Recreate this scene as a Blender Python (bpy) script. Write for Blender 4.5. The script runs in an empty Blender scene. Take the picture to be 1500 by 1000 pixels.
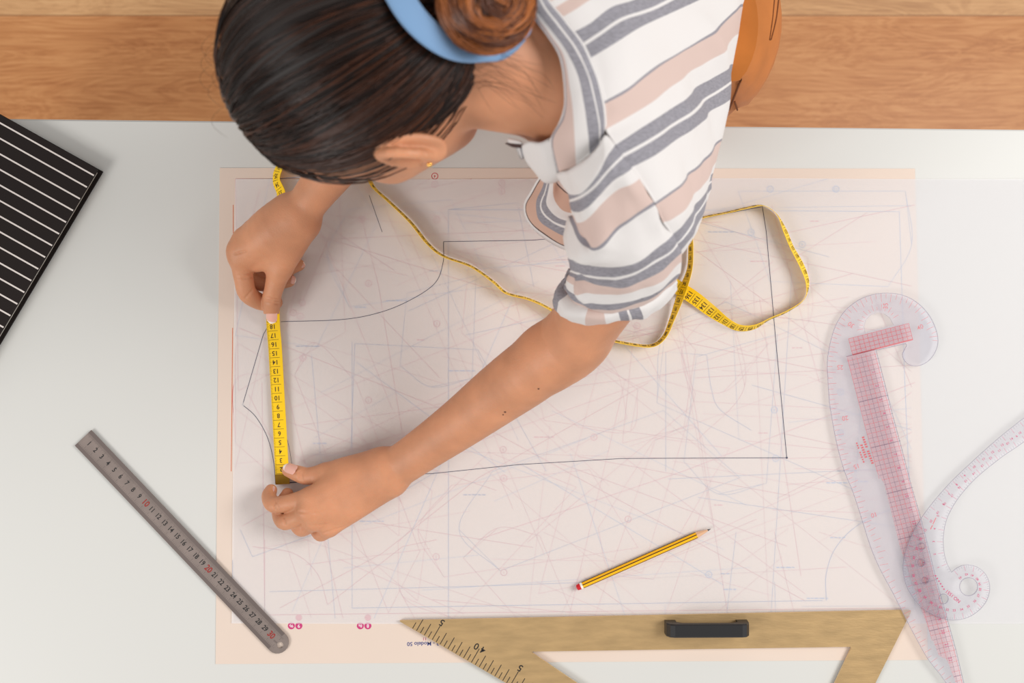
import bpy, math, random
import numpy as np
from mathutils import Vector, Matrix, noise
from mathutils.geometry import tessellate_polygon

sc = bpy.context.scene
COL = sc.collection
T = 0.90            # table height
D = 1.20            # camera above the table
F = 1584.0          # focal length in pixels of a 1500 px wide frame

def P(px, py, h=0.0):
    """point seen at a pixel, at a real height h above the table"""
    k = (D - h) / F
    return Vector(((px - 750) * k, (500 - py) * k, T + h))
def Q(px, py, h=0.0):
    v = P(px, py, h); return (v.x, v.y)

# ------------------------------------------------------------ materials
def lin(c):
    r = []
    for v in c[:3]:
        v = v / 255.0
        r.append(v / 12.92 if v <= 0.04045 else ((v + 0.055) / 1.055) ** 2.4)
    return (*r, 1.0)
MATS = {}
def mat(name, col, rough=0.5, metal=0.0, spec=0.5, noise_scale=None, noise_amt=0.0, bump=0.0, bump_scale=200, stretch=None, sss=0, sheen=0, alpha=None, trans=0.0):
    if name in MATS: return MATS[name]
    m = bpy.data.materials.new(name); m.use_nodes = True
    nt = m.node_tree; N = nt.nodes; L = nt.links
    b = N['Principled BSDF']
    b.inputs['Base Color'].default_value = lin(col)
    b.inputs['Roughness'].default_value = rough
    b.inputs['Metallic'].default_value = metal
    b.inputs['Specular IOR Level'].default_value = spec
    if sss:
        b.inputs['Subsurface Weight'].default_value = sss
        b.inputs['Subsurface Radius'].default_value = (1.0, 0.35, 0.2)
        b.inputs['Subsurface Scale'].default_value = 0.004
    if sheen: b.inputs['Sheen Weight'].default_value = sheen
    tc = N.new('ShaderNodeTexCoord'); mp = N.new('ShaderNodeMapping')
    L.new(tc.outputs['Object'], mp.inputs['Vector'])
    if stretch: mp.inputs['Scale'].default_value = stretch
    if noise_scale:
        nz = N.new('ShaderNodeTexNoise'); nz.inputs['Scale'].default_value = noise_scale; nz.inputs['Detail'].default_value = 6
        L.new(mp.outputs[0], nz.inputs['Vector'])
        mx = N.new('ShaderNodeMix'); mx.data_type = 'RGBA'
        c1 = lin(tuple(max(0, v * (1 - noise_amt)) for v in col)); c2 = lin(tuple(min(255, v * (1 + noise_amt)) for v in col))
        mx.inputs['A'].default_value = c1; mx.inputs['B'].default_value = c2
        mr = N.new('ShaderNodeMapRange'); mr.inputs['From Min'].default_value = 0.3; mr.inputs['From Max'].default_value = 0.7
        L.new(nz.outputs['Fac'], mr.inputs['Value']); L.new(mr.outputs[0], mx.inputs['Factor'])
        L.new(mx.outputs['Result'], b.inputs['Base Color'])
    if bump:
        nb = N.new('ShaderNodeTexNoise'); nb.inputs['Scale'].default_value = bump_scale; nb.inputs['Detail'].default_value = 4
        L.new(mp.outputs[0], nb.inputs['Vector'])
        bp = N.new('ShaderNodeBump'); bp.inputs['Strength'].default_value = bump; bp.inputs['Distance'].default_value = 0.001
        L.new(nb.outputs['Fac'], bp.inputs['Height']); L.new(bp.outputs[0], b.inputs['Normal'])
    if alpha is not None:
        out = N['Material Output']
        t = N.new('ShaderNodeBsdfTransparent'); mx2 = N.new('ShaderNodeMixShader')
        mx2.inputs[0].default_value = alpha
        L.new(t.outputs[0], mx2.inputs[1]); L.new(b.outputs[0], mx2.inputs[2])
        if trans:
            tl = N.new('ShaderNodeBsdfTranslucent'); tl.inputs['Color'].default_value = lin(col)
            m3 = N.new('ShaderNodeMixShader'); m3.inputs[0].default_value = trans
            L.new(b.outputs[0], m3.inputs[1]); L.new(tl.outputs[0], m3.inputs[2]); L.new(m3.outputs[0], mx2.inputs[2])
        L.new(mx2.outputs[0], out.inputs['Surface'])
    MATS[name] = m
    return m

# ------------------------------------------------------------ mesh builder
class MB:
    def __init__(s): s.v = []; s.f = []; s.m = []; s.mats = []; s.sm = []
    def mi(s, m):
        if m not in s.mats: s.mats.append(m)
        return s.mats.index(m)
    def add(s, vs, fs, m, smooth=False):
        o = len(s.v); s.v.extend([tuple(v) for v in vs]); k = s.mi(m)
        for f in fs: s.f.append(tuple(i + o for i in f)); s.m.append(k); s.sm.append(smooth)
    def box(s, c, size, m, rz=0):
        cx, cy, cz = c; a, b, d = [q / 2 for q in size]; ca, sa = math.cos(rz), math.sin(rz)
        vs = []
        for z in (-d, d):
            for x, y in ((-a, -b), (a, -b), (a, b), (-a, b)):
                vs.append((cx + x * ca - y * sa, cy + x * sa + y * ca, cz + z))
        s.add(vs, [(3, 2, 1, 0), (4, 5, 6, 7), (0, 1, 5, 4), (1, 2, 6, 5), (2, 3, 7, 6), (3, 0, 4, 7)], m)
    def prism(s, outer, holes, z0, z1, m, side=None, zf=None):
        loops = [outer] + list(holes)
        flat = [p for l in loops for p in l]
        tris = tessellate_polygon([[Vector((p[0], p[1], 0)) for p in l] for l in loops])
        n = len(flat)
        vs = [(p[0], p[1], z1) for p in flat] + [(p[0], p[1], z0) for p in flat]
        fs = []
        for t in tris:
            a, b, c = t
            ar = (flat[b][0]-flat[a][0])*(flat[c][1]-flat[a][1]) - (flat[b][1]-flat[a][1])*(flat[c][0]-flat[a][0])
            if ar < 0: a, b, c = a, c, b
            fs.append((a, b, c)); fs.append((c + n, b + n, a + n))
        s.add(vs, fs, m)
        o = 0; sf = []
        for l in loops:
            k = len(l)
            for i in range(k): 
                j = (i + 1) % k
                sf.append((o + i, o + i + n, o + j + n, o + j))
            o += k
        s.add(vs, sf, side or m)
    def line(s, pts, w, m, z=None, zf=None):
        """flat strip along a polyline (2D points) lying at z"""
        pts = [Vector((p[0], p[1])) for p in pts]
        k = len(pts); vs = []
        for i, p in enumerate(pts):
            d = (pts[min(i + 1, k - 1)] - pts[max(i - 1, 0)])
            if d.length == 0: d = Vector((1, 0))
            d.normalize(); n = Vector((-d.y, d.x)) * w / 2
            for q in (p + n, p - n):
                vs.append((q.x, q.y, z if zf is None else zf(q.x, q.y)))
        s.add(vs, [(2*i, 2*i+1, 2*i+3, 2*i+2) for i in range(k - 1)], m)
    def disc(s, c, r, m, z, r0=0, n=20, zf=None):
        zz = (lambda x, y: z) if zf is None else zf
        if r0:
            vs = []
            for i in range(n):
                a = 2*math.pi*i/n
                for q in (r0, r): vs.append((c[0]+q*math.cos(a), c[1]+q*math.sin(a), zz(c[0], c[1])))
            s.add(vs, [(2*i, 2*i+1, (2*i+3) % (2*n), (2*i+2) % (2*n)) for i in range(n)], m)
        else:
            s.add([(c[0]+r*math.cos(2*math.pi*i/n), c[1]+r*math.sin(2*math.pi*i/n), zz(c[0], c[1])) for i in range(n)], [tuple(range(n))], m)
    def tube(s, pts, radii, m, n=10, caps=True, up=None):
        pts = [Vector(p) for p in pts]
        if not hasattr(radii, '__len__'): radii = [radii] * len(pts)
        vs = []; prev = None
        for i, p in enumerate(pts):
            d = (pts[min(i+1, len(pts)-1)] - pts[max(i-1, 0)]).normalized()
            a = prev if prev is not None else (Vector((0, 0, 1)) if abs(d.z) < 0.9 else Vector((1, 0, 0)))
            x = (a - d * a.dot(d)).normalized(); prev = x; y = d.cross(x)
            for j in range(n):
                t = 2*math.pi*j/n
                vs.append(p + (x*math.cos(t) + y*math.sin(t)) * radii[i])
        fs = [(i*n+j, i*n+(j+1) % n, (i+1)*n+(j+1) % n, (i+1)*n+j) for i in range(len(pts)-1) for j in range(n)]
        s.add(vs, fs, m, True)
        if caps:
            s.add(vs[:n], [tuple(reversed(range(n)))], m); s.add(vs[-n:], [tuple(range(n))], m)
    def ellipsoid(s, c, R, rad, m, nu=24, nv=16):
        vs = []; R = R or Matrix.Identity(3)
        for i in range(nv + 1):
            th = math.pi * i / nv
            for j in range(nu):
                ph = 2*math.pi*j/nu
                vs.append(Vector(c) + R @ Vector((rad[0]*math.sin(th)*math.cos(ph), rad[1]*math.sin(th)*math.sin(ph), rad[2]*math.cos(th))))
        fs = [(i*nu+j, (i+1)*nu+j, (i+1)*nu+(j+1) % nu, i*nu+(j+1) % nu) for i in range(nv) for j in range(nu)]
        s.add(vs, fs, m, True)
    def text(s, txt, pos, size, ang, m, z=None, fn=None, bold=0.0, sx=1.0):
        """flat lettering centred on pos; ang = direction of the baseline (radians, world xy)"""
        vs, fs = glyphs(txt, bold)
        ca, sa = math.cos(ang), math.sin(ang); out = []
        for x, y in vs:
            x *= size * sx; y *= size
            X = pos[0] + x*ca - y*sa; Y = pos[1] + x*sa + y*ca
            out.append(fn(X, Y) if fn else (X, Y, z))
        s.add(out, fs, m)
    def build(s, name, parent=None, origin=None, kind=None):
        me = bpy.data.meshes.new(name)
        o = Vector(origin) if origin is not None else Vector((0, 0, 0))
        me.from_pydata([(v[0]-o.x, v[1]-o.y, v[2]-o.z) for v in s.v], [], s.f)
        for m in s.mats: me.materials.append(m)
        me.polygons.foreach_set('material_index', s.m)
        me.polygons.foreach_set('use_smooth', s.sm)
        me.update()
        ob = bpy.data.objects.new(name, me); COL.objects.link(ob)
        ob.location = o
        if parent:
            ob.parent = parent
            ob.location = o - world_loc(parent)
        if kind: ob['kind'] = kind
        return ob
def world_loc(o):
    v = Vector(o.location)
    while o.parent: o = o.parent; v += Vector(o.location)
    return v
_G = {}
def glyphs(txt, bold=0.0):
    k = (txt, bold)
    if k not in _G:
        cu = bpy.data.curves.new('txt', 'FONT'); cu.body = txt; cu.align_x = 'CENTER'; cu.align_y = 'CENTER'; cu.offset = bold; cu.resolution_u = 3
        ob = bpy.data.objects.new('txt', cu); COL.objects.link(ob)
        dg = bpy.context.evaluated_depsgraph_get()
        me = bpy.data.meshes.new_from_object(ob.evaluated_get(dg))
        _G[k] = ([(v.co.x, v.co.y) for v in me.vertices], [tuple(p.vertices) for p in me.polygons])
        bpy.data.objects.remove(ob); bpy.data.curves.remove(cu); bpy.data.meshes.remove(me)
    return _G[k]
def tag(o, label=None, cat=None, group=None, kind=None):
    if label: o['label'] = label
    if cat: o['category'] = cat
    if group: o['group'] = group
    if kind: o['kind'] = kind
    return o
def empty(name, loc):
    o = bpy.data.objects.new(name, None); COL.objects.link(o); o.location = loc; o.empty_display_size = 0.05
    return o
def catmull(pts, n):
    """smooth polyline through points of any dimension"""
    A = np.array([list(p) for p in pts], float)
    A = np.vstack([2*A[0]-A[1], A, 2*A[-1]-A[-2]])
    out = []
    for i in range(1, len(A)-2):
        for k in range(n):
            t = k / n
            out.append(0.5*((2*A[i]) + (-A[i-1]+A[i+1])*t + (2*A[i-1]-5*A[i]+4*A[i+1]-A[i+2])*t*t + (-A[i-1]+3*A[i]-3*A[i+1]+A[i+2])*t**3))
    out.append(A[-2]); return np.array(out)
def closed_curve(pts, n):
    A = np.array([list(p) for p in pts], float); k = len(A); out = []
    for i in range(k):
        a, b, c, d = A[(i-1) % k], A[i], A[(i+1) % k], A[(i+2) % k]
        for j in range(n):
            t = j/n
            out.append(0.5*((2*b)+(-a+c)*t+(2*a-5*b+4*c-d)*t*t+(-a+3*b-3*c+d)*t**3))
    return out
random.seed(7)
# ------------------------------------------------------------ floor
def floor_material():
    m = bpy.data.materials.new('oak_floor'); m.use_nodes = True
    nt = m.node_tree; N = nt.nodes; L = nt.links; b = N['Principled BSDF']
    b.inputs['Roughness'].default_value = 0.45
    tc = N.new('ShaderNodeTexCoord'); sp = N.new('ShaderNodeSeparateXYZ'); L.new(tc.outputs['Object'], sp.inputs[0])
    def math_(op, a, b_=None, **k):
        n = N.new('ShaderNodeMath'); n.operation = op
        for i, x in enumerate((a, b_)):
            if x is None: continue
            if isinstance(x, (int, float)): n.inputs[i].default_value = x
            else: L.new(x, n.inputs[i])
        return n.outputs[0]
    W = 0.225
    yy = math_('DIVIDE', math_('SUBTRACT', sp.outputs['Y'], 0.632), W)
    row = math_('FLOOR', yy); fr = math_('FRACT', yy)
    wn = N.new('ShaderNodeTexWhiteNoise'); wn.noise_dimensions = '1D'; L.new(math_('ADD', row, 3.0), wn.inputs['W'])
    xx = math_('DIVIDE', math_('ADD', sp.outputs['X'], math_('MULTIPLY', wn.outputs['Value'], .4)), 4.0)
    xx = math_('ADD', xx, 0.5)
    colx = math_('FLOOR', xx); frx = math_('FRACT', xx)
    pid = math_('ADD', math_('MULTIPLY', row, 7.3), math_('MULTIPLY', colx, 3.1))
    wn2 = N.new('ShaderNodeTexWhiteNoise'); wn2.noise_dimensions = '1D'; L.new(pid, wn2.inputs['W'])
    # grain coordinates
    cb = N.new('ShaderNodeCombineXYZ')
    L.new(math_('MULTIPLY', sp.outputs['X'], 1.0), cb.inputs[0]); L.new(math_('MULTIPLY', sp.outputs['Y'], 5.0), cb.inputs[1]); L.new(math_('MULTIPLY', pid, 5.0), cb.inputs[2])
    n1 = N.new('ShaderNodeTexNoise'); n1.inputs['Scale'].default_value = 3.2; n1.inputs['Detail'].default_value = 8; n1.inputs['Roughness'].default_value = .6; n1.inputs['Distortion'].default_value = 1.2
    L.new(cb.outputs[0], n1.inputs['Vector'])
    rings = math_('FRACT', math_('MULTIPLY', n1.outputs['Fac'], 9.0))
    rings = math_('ABSOLUTE', math_('SUBTRACT', rings, 0.5))
    cb2 = N.new('ShaderNodeCombineXYZ')
    L.new(math_('MULTIPLY', sp.outputs['X'], 6.0), cb2.inputs[0]); L.new(math_('MULTIPLY', sp.outputs['Y'], 160.0), cb2.inputs[1]); L.new(pid, cb2.inputs[2])
    n2 = N.new('ShaderNodeTexNoise'); n2.inputs['Scale'].default_value = 1.6; n2.inputs['Detail'].default_value = 5
    L.new(cb2.outputs[0], n2.inputs['Vector'])
    n3 = N.new('ShaderNodeTexNoise'); n3.inputs['Scale'].default_value = 2.3; n3.inputs['Detail'].default_value = 3
    L.new(cb.outputs[0], n3.inputs['Vector'])
    f = math_('ADD', math_('MULTIPLY', rings, 0.35), math_('ADD', math_('MULTIPLY', n2.outputs['Fac'], 0.55), math_('MULTIPLY', n3.outputs['Fac'], 0.45)))
    cr = N.new('ShaderNodeValToRGB'); e = cr.color_ramp.elements
    e[0].position = 0.25; e[0].color = lin((166, 100, 54)); e[1].position = 0.85; e[1].color = lin((226, 166, 112))
    e2 = cr.color_ramp.elements.new(0.55); e2.color = lin((204, 140, 88))
    L.new(f, cr.inputs[0])
    hs = N.new('ShaderNodeHueSaturation'); L.new(cr.outputs[0], hs.inputs['Color'])
    up = math_('GREATER_THAN', sp.outputs['Y'], 0.632)
    L.new(math_('ADD', 0.97, math_('ADD', math_('MULTIPLY', up, 0.13), math_('MULTIPLY', wn2.outputs['Value'], 0.06))), hs.inputs['Value'])
    L.new(math_('SUBTRACT', 1.02, math_('MULTIPLY', up, 0.12)), hs.inputs['Saturation'])
    L.new(math_('ADD', 0.5, math_('MULTIPLY', up, 0.012)), hs.inputs['Hue'])
    # seams
    seam = math_('MAXIMUM', math_('LESS_THAN', fr, 0.007), math_('LESS_THAN', frx, 0.0008))
    mx = N.new('ShaderNodeMix'); mx.data_type = 'RGBA'; L.new(seam, mx.inputs['Factor']); L.new(hs.outputs[0], mx.inputs['A']); mx.inputs['B'].default_value = lin((140, 96, 60))
    L.new(mx.outputs['Result'], b.inputs['Base Color'])
    bp = N.new('ShaderNodeBump'); bp.inputs['Strength'].default_value = .15; bp.inputs['Distance'].default_value = .001
    L.new(n2.outputs['Fac'], bp.inputs['Height']); L.new(bp.outputs[0], b.inputs['Normal'])
    return m
mb = MB(); mb.box((0, 0, -0.02), (5, 5, 0.04), floor_material())
tag(mb.build('floor'), kind='structure')

# ------------------------------------------------------------ table
M_table = mat('white_laminate', (214, 213, 209), rough=0.42, spec=0.35)
M_band = mat('table_edge_band', (196, 194, 190), rough=0.5)
M_steel = mat('table_leg_steel', (190, 190, 188), rough=0.4, metal=0.6)
rz = math.atan2(-16, 1500)
tb = empty('table', (0, -0.22, 0)); tag(tb, 'large white table covered with paper patterns, woman leaning over its edge', 'table')
mb = MB(); hw, y1, y0 = 1.05, 0.241, -0.72
def rot(x, y): return (x*math.cos(rz) - y*math.sin(rz), x*math.sin(rz) + y*math.cos(rz))
ow = [rot(-hw, y0), rot(hw, y0), rot(hw, y1), rot(-hw, y1)]
iw = [rot(-hw+.0016, y0+.0016), rot(hw-.0016, y0+.0016), rot(hw-.0016, y1-.0016), rot(-hw+.0016, y1-.0016)]
mb.prism(ow, [], T-.028, T-.0012, M_band)
mb.prism(iw, [], T-.01, T, M_table)
mb.build('table_top', tb, origin=(0, -.22, T-.014))
for sx in (-1, 1):
    for yy in (y0+.06, y1-.06):
        c = rot(sx*(hw-.08), yy); m2 = MB(); m2.box((c[0], c[1], (T-.028)/2), (.05, .05, T-.028), M_steel)
        m2.build('leg', tb, origin=(c[0], c[1], 0))

# ------------------------------------------------------------ pattern sheet with printed lines
M_cream = mat('cream_pattern_paper', (226, 207, 193), rough=.8, noise_scale=5, noise_amt=.012)
M_pink = mat('print_pink', (200, 30, 60), rough=.8); M_pink2 = mat('print_light_pink', (214, 90, 108), rough=.8)
M_blue = mat('print_blue', (20, 85, 165), rough=.8); M_blue2 = mat('print_light_blue', (80, 135, 200), rough=.8)
M_mag = mat('print_magenta', (200, 60, 120), rough=.8); M_or = mat('print_orange', (215, 105, 60), rough=.8)
M_dkblue = mat('print_navy', (70, 80, 140), rough=.8); M_wht = mat('print_white', (240, 235, 235), rough=.8)
sheet = [Q(322, 246), Q(1340, 247), Q(1359, 966), Q(316, 972)]
mb = MB(); mb.prism(sheet[::-1], [], T+.0001, T+.0007, M_cream)
ZP = T + .0008
def pl(pts, m, w=.0005): mb.line([Q(*p) for p in pts], w, m, z=ZP)
def arc(pts, m, w=.0005): mb.line(catmull([Q(*p) for p in pts], 10), w, m, z=ZP)
X0, X1, Y0, Y1 = 345, 1335, 262, 905
def clip(p, d):
    ts = []
    for a, da, lo, hi in ((p[0], d[0], X0, X1), (p[1], d[1], Y0, Y1)):
        if abs(da) > 1e-6: ts += [(lo-a)/da, (hi-a)/da]
    pos = min(t for t in ts if t > 0); return pos
# long construction lines, then whole pattern pieces lying over each other
for i in range(140):
    x, y = random.uniform(360, 1310), random.uniform(275, 890)
    th = random.choice([random.gauss(0, .12), random.gauss(.45, .25), random.gauss(-.42, .25), random.gauss(1.4, .25), random.uniform(0, 3.14)])
    d = (math.cos(th), math.sin(th)); Ln = min(random.uniform(120, 620), clip((x, y), d))
    m = random.choice([M_pink, M_pink, M_pink2, M_pink2, M_blue2, M_blue])
    pl([(x, y), (x+d[0]*Ln, y+d[1]*Ln)], m, random.choice([.0003, .00045]))
for i in range(26):
    x, y = random.uniform(400, 1250), random.uniform(300, 860); th = random.uniform(0, 6.28); w, hgt = random.uniform(80, 240), random.uniform(60, 170)
    ca, sa = math.cos(th), math.sin(th)
    loc = [(-w, -hgt*.6), (w*.7, -hgt*.55), (w*.85, hgt*.1), (w*.5, hgt*.6), (-w*.7, hgt*.5), (-w, -hgt*.6)]
    pts = [(min(X1, max(X0, x+a*ca-b*sa)), min(Y1, max(Y0, y+a*sa+b*ca))) for a, b in loc]
    m = random.choice([M_pink, M_pink2, M_blue, M_blue2, M_pink2])
    pl(pts[:3], m, .0004); arc(pts[1:4], m, .0004); pl(pts[3:], m, .0004)
# lines that can be made out in the sheet
pl([(657, 307), (657, 905)], M_blue, .0006); pl([(388, 790), (388, 905)], M_pink); pl([(384, 560), (388, 905)], M_pink)
pl([(395, 900), (1330, 890)], M_pink, .0006); pl([(516, 890), (1205, 879)], M_blue, .0006); pl([(516, 500), (516, 890)], M_blue, .0005)
pl([(395, 866), (700, 858), (870, 852)], M_blue, .0005); pl([(657, 307), (758, 297), (782, 420)], M_blue, .0005)
pl([(657, 307), (1040, 308), (1317, 310), (1325, 560), (1340, 890)], M_blue2, .0006)
pl([(1035, 520), (975, 515), (975, 690)], M_blue, .0005); arc([(1035, 520), (1042, 570), (1055, 600), (1100, 630)], M_blue, .0005)
pl([(520, 503), (700, 512), (800, 690)], M_blue, .0005); pl([(520, 503), (514, 660)], M_blue)
arc([(1210, 879), (1210, 840), (1225, 800), (1262, 765), (1330, 735)], M_blue, .0007)
pl([(370, 815), (352, 775)], M_blue); pl([(370, 815), (520, 760), (640, 690)], M_blue)
pl([(450, 345), (420, 480)], M_pink); pl([(485, 340), (440, 450)], M_pink); pl([(450, 340), (900, 480), (1290, 560)], M_pink, .0005)
pl([(355, 770), (760, 545), (1250, 400)], M_pink); pl([(410, 890), (560, 810), (700, 700), (950, 560)], M_pink)
pl([(530, 320), (555, 420), (600, 700)], M_pink); pl([(350, 480), (700, 620), (1180, 880)], M_pink, .0005)
arc([(370, 800), (430, 810), (465, 840), (480, 885)], M_pink); pl([(480, 885), (590, 800), (640, 790)], M_pink)
pl([(1010, 360), (1160, 470), (1300, 570)], M_pink, .0005); pl([(1020, 370), (1340, 300)], M_pink2, .0005); pl([(1130, 300), (1200, 560)], M_pink2)
pl([(1340, 560), (1000, 690), (700, 790)], M_pink2, .0006); pl([(1240, 830), (890, 850), (1300, 660)], M_pink2, .0005)
pl([(342, 300), (342, 345)], M_or, .0007); pl([(341, 480), (339, 690)], M_or, .0007); pl([(341, 820), (341, 850)], M_dkblue, .0007)
for i in range(34):   # short rows of printed words
    x, y = random.uniform(380, 1280), random.uniform(290, 880); a = random.choice([0, 0, 0, .3, -.4])
    q = x; mm = random.choice([M_pink2, M_blue2, M_blue])
    for k in range(random.randint(2, 5)):
        l_w = random.uniform(3, 8); pl([(q, y), (q+l_w, y)], mm, .0011); q += l_w+1.6
spots = [(540, 277, '9'), (530, 321, '3'), (540, 262, '2'), (637, 270, '4'), (637, 258, '4'), (735, 268, '6'), (735, 280, '6'), (640, 322, '1'), (640, 474, '5'), (444, 524, '9'), (540, 586, '7'), (443, 443, '7'), (440, 463, '1'), (430, 458, '9'), (737, 658, '8'), (738, 700, '8'), (738, 838, '1'), (639, 815, '3'), (540, 415, '9'), (1128, 277, '11'), (1224, 277, '12'), (1231, 574, '5'), (1231, 634, '5'), (1136, 671, '2'), (1134, 600, '4'), (1038, 841, '2'), (1175, 358, '4'), (933, 477, '10'), (1100, 340, '6'), (870, 640, '3'), (920, 760, '7')]
for x, y, t in spots:
    m = M_blue2 if x > 1000 else random.choice([M_pink, M_pink2])
    mb.disc(Q(x, y), .0038, m, ZP+.00003, r0=.0031); mb.text(t, Q(x, y), .0045, math.pi, m, z=ZP+.00004)
for x, t in ((438, '9'), (427, '9b'), (539, '8'), (528, '8a')):
    mb.disc(Q(x, 916), .0039, M_mag, ZP+.00003); mb.text(t, Q(x, 916), .0055 if len(t) == 1 else .0045, math.pi, M_wht, z=ZP+.00008, bold=.01)
for x in (438, 539): mb.disc(Q(x, 904), .0036, M_pink2, ZP+.00003)
mb.text('· 3 - Modelo 50', Q(622, 942), .0062, math.pi + .02, M_dkblue, z=ZP+.0001, bold=.01)
mb.text('11', Q(622, 935), .0048, math.pi, M_mag, z=ZP+.0001)
tag(mb.build('pattern_sheet', origin=(*Q(830, 610), T)), 'large cream sheet of pink and blue printed sewing patterns under the tracing paper', 'pattern sheet')

# ------------------------------------------------------------ tracing paper with pencil outline
M_trace = mat('tracing_paper', (243, 241, 243), rough=.6, spec=.2, alpha=.56, trans=.08)
M_pencil = mat('pencil_line', (70, 72, 92), rough=.7)
def tz(x, y):
    w = .5 + .5*math.sin(x*23 + 1.3*math.sin(y*5)) ; w2 = .5 + .5*math.sin(x*9.1 + y*6.0 + 1)
    return T + .0012 + .0007*w**3 + .0004*w2
mb = MB(); nx, ny = 240, 120; vs = []
for j in range(ny+1):
    for i in range(nx+1):
        fx, fy = i/nx, j/ny
        xl, xr = 345 - 5*fy, 1640
        x, y = Q(xl + (xr-xl)*fx, 262 + (912-262)*fy + .8*math.sin(fx*9))
        z = tz(x, y)
        if fx < .012: z += .0006*math.sin(fy*14)**2
        vs.append((x, y, z))
mb.add(vs, [(j*(nx+1)+i, (j+1)*(nx+1)+i, (j+1)*(nx+1)+i+1, j*(nx+1)+i+1) for j in range(ny) for i in range(nx)], M_trace, True)
def tl(pts, smooth=False, w=.0006):
    p = [Q(*a) for a in pts]
    if smooth: p = catmull(p, 12)
    else:
        q = []
        for a, b in zip(p, p[1:]):
            for k in range(24): q.append((a[0]+(b[0]-a[0])*k/24, a[1]+(b[1]-a[1])*k/24))
        q.append(p[-1]); p = q
    mb.line(p, w, M_pencil, zf=lambda x, y: tz(x, y) + .00009)
tl([(650, 375), (650, 354), (780, 352), (850, 346), (1000, 325), (1115, 303)], w=.0006); tl([(1116, 302), (1122, 340), (1136, 500), (1152, 670)], w=.0007)
tl([(1152, 670), (910, 671), (760, 680), (635, 693), (470, 702), (405, 708)], w=.0006)
tl([(650, 354), (649, 385), (637, 415), (600, 440), (555, 458), (500, 468), (412, 471)], True)
tl([(395, 474), (386, 490), (356, 592)]); tl([(355, 592), (375, 610), (392, 640), (401, 675), (404, 708)], True); tl([(400, 600), (420, 640), (430, 690)], True, .0004)
tl([(412, 708), (480, 702)], w=.0007); tl([(541, 286), (560, 340)], w=.0005)
mb.disc(Q(1152, 670), .0012, M_pencil, 0, n=8, zf=lambda x, y: tz(x, y)+.0001)
tag(mb.build('tracing_paper', origin=(*Q(900, 590), T)), 'wide sheet of white tracing paper with a pencilled pattern outline over the pattern sheet', 'tracing paper')

# ------------------------------------------------------------ black striped notebook
M_blk = mat('black_cover', (32, 24, 22), rough=.75, spec=.25, bump=.2, bump_scale=900); M_str = mat('white_stripe', (226, 216, 210), rough=.7); M_page = mat('page_block', (225, 220, 210), rough=.8)
hn = .017
c0 = Vector(Q(143, 248, hn)); a1 = Vector(Q(0, 168, hn)) - c0; a1.normalize(); a2 = Vector(Q(0, 488, hn)) - c0; a2.normalize()
wN, lN = .24, .31
def nb(s, t): v = c0 + a1*s + a2*t; return (v.x, v.y)
nbk = empty('striped_notebook', (*nb(wN/2, lN/2), T)); tag(nbk, 'thick black notebook with thin white stripes at the far left table corner', 'notebook')
mb = MB(); mb.prism([nb(0, 0), nb(wN, 0), nb(wN, lN), nb(0, lN)], [], T+hn-.003, T+hn, M_blk)
for k in range(21):
    t = .0078 + k*.01487
    a, b = nb(0, t), nb(wN, t); mb.line([a, b], .0017, M_str, z=T+hn+.0001)
mb.build('cover', nbk, origin=(*nb(wN/2, lN/2), T+hn))
mb = MB(); mb.prism([nb(.004, .004), nb(wN-.002, .004), nb(wN-.002, lN-.004), nb(.004, lN-.004)], [], T+.0025, T+hn-.003, M_page); mb.build('page_block', nbk, origin=(*nb(wN/2, lN/2), T+.01))
mb = MB(); mb.prism([nb(0, 0), nb(wN, 0), nb(wN, lN), nb(0, lN)], [], T+.0002, T+.0025, M_blk); mb.build('back_cover', nbk, origin=(*nb(wN/2, lN/2), T))

# ------------------------------------------------------------ steel ruler
M_rul = mat('ruler_steel', (136, 123, 117), rough=.45, metal=.5, stretch=(1, 1, 1), noise_scale=60, noise_amt=.05)
M_rule = mat('ruler_edge_reflection', (118, 106, 102), rough=.38, metal=.7)  # darker edge bands: reflections on the steel painted in as colour
M_ink = mat('black_ink', (24, 20, 20), rough=.6); M_red = mat('red_ink', (150, 30, 22), rough=.6); M_tick = mat('etched_tick', (92, 80, 76), rough=.6)
hr = .0032
A = Vector(Q(121.5, 641, hr)); B = Vector(Q(416, 950.5, hr)); ax = (B-A).normalized(); nx_ = Vector((-ax.y, ax.x))
wR = .0125
def rl(s, t): v = A + ax*s + nx_*t; return (v.x, v.y)
Lr = (B-A).length
out = [rl(0, -wR), rl(Lr-.010, -wR)] + [rl(Lr-.010 + .012*math.sin(a), -wR*math.cos(a)) for a in [math.pi*k/10 for k in range(1, 10)]] + [rl(Lr-.010, wR), rl(0, wR)]
hc = rl(Lr-.0062, 0); hole = [(hc[0]+.0036*math.cos(2*math.pi*k/20), hc[1]+.0036*math.sin(2*math.pi*k/20)) for k in range(20)]
mb = MB(); mb.prism(out, [hole], T+hr-.001, T+hr, M_rul)
zr = T+hr+.00006
for sgn in (-1, 1):
    mb.line([rl(.0, sgn*(wR-.0022)), rl(Lr-.012, sgn*(wR-.0022))], .0040, M_rule, z=zr)
s1 = .0093; st = .01008
for k in range(-8, 303):
    s = s1 + k*st/10.0
    if s < .001: continue
    ln = .0075 if k % 10 == 0 else (.0048 if k % 5 == 0 else .0030)
    mb.line([rl(s, wR-.0045), rl(s, wR-.0045-ln*.62)], .00022 if k % 10 else .0003, M_tick, z=zr+.00004)
    if k % 2 == 0: mb.line([rl(s, -wR+.0045), rl(s, -wR+.0045+ln*.55)], .00022, M_tick, z=zr+.00004)
ang = math.atan2(ax.y, ax.x)
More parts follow.
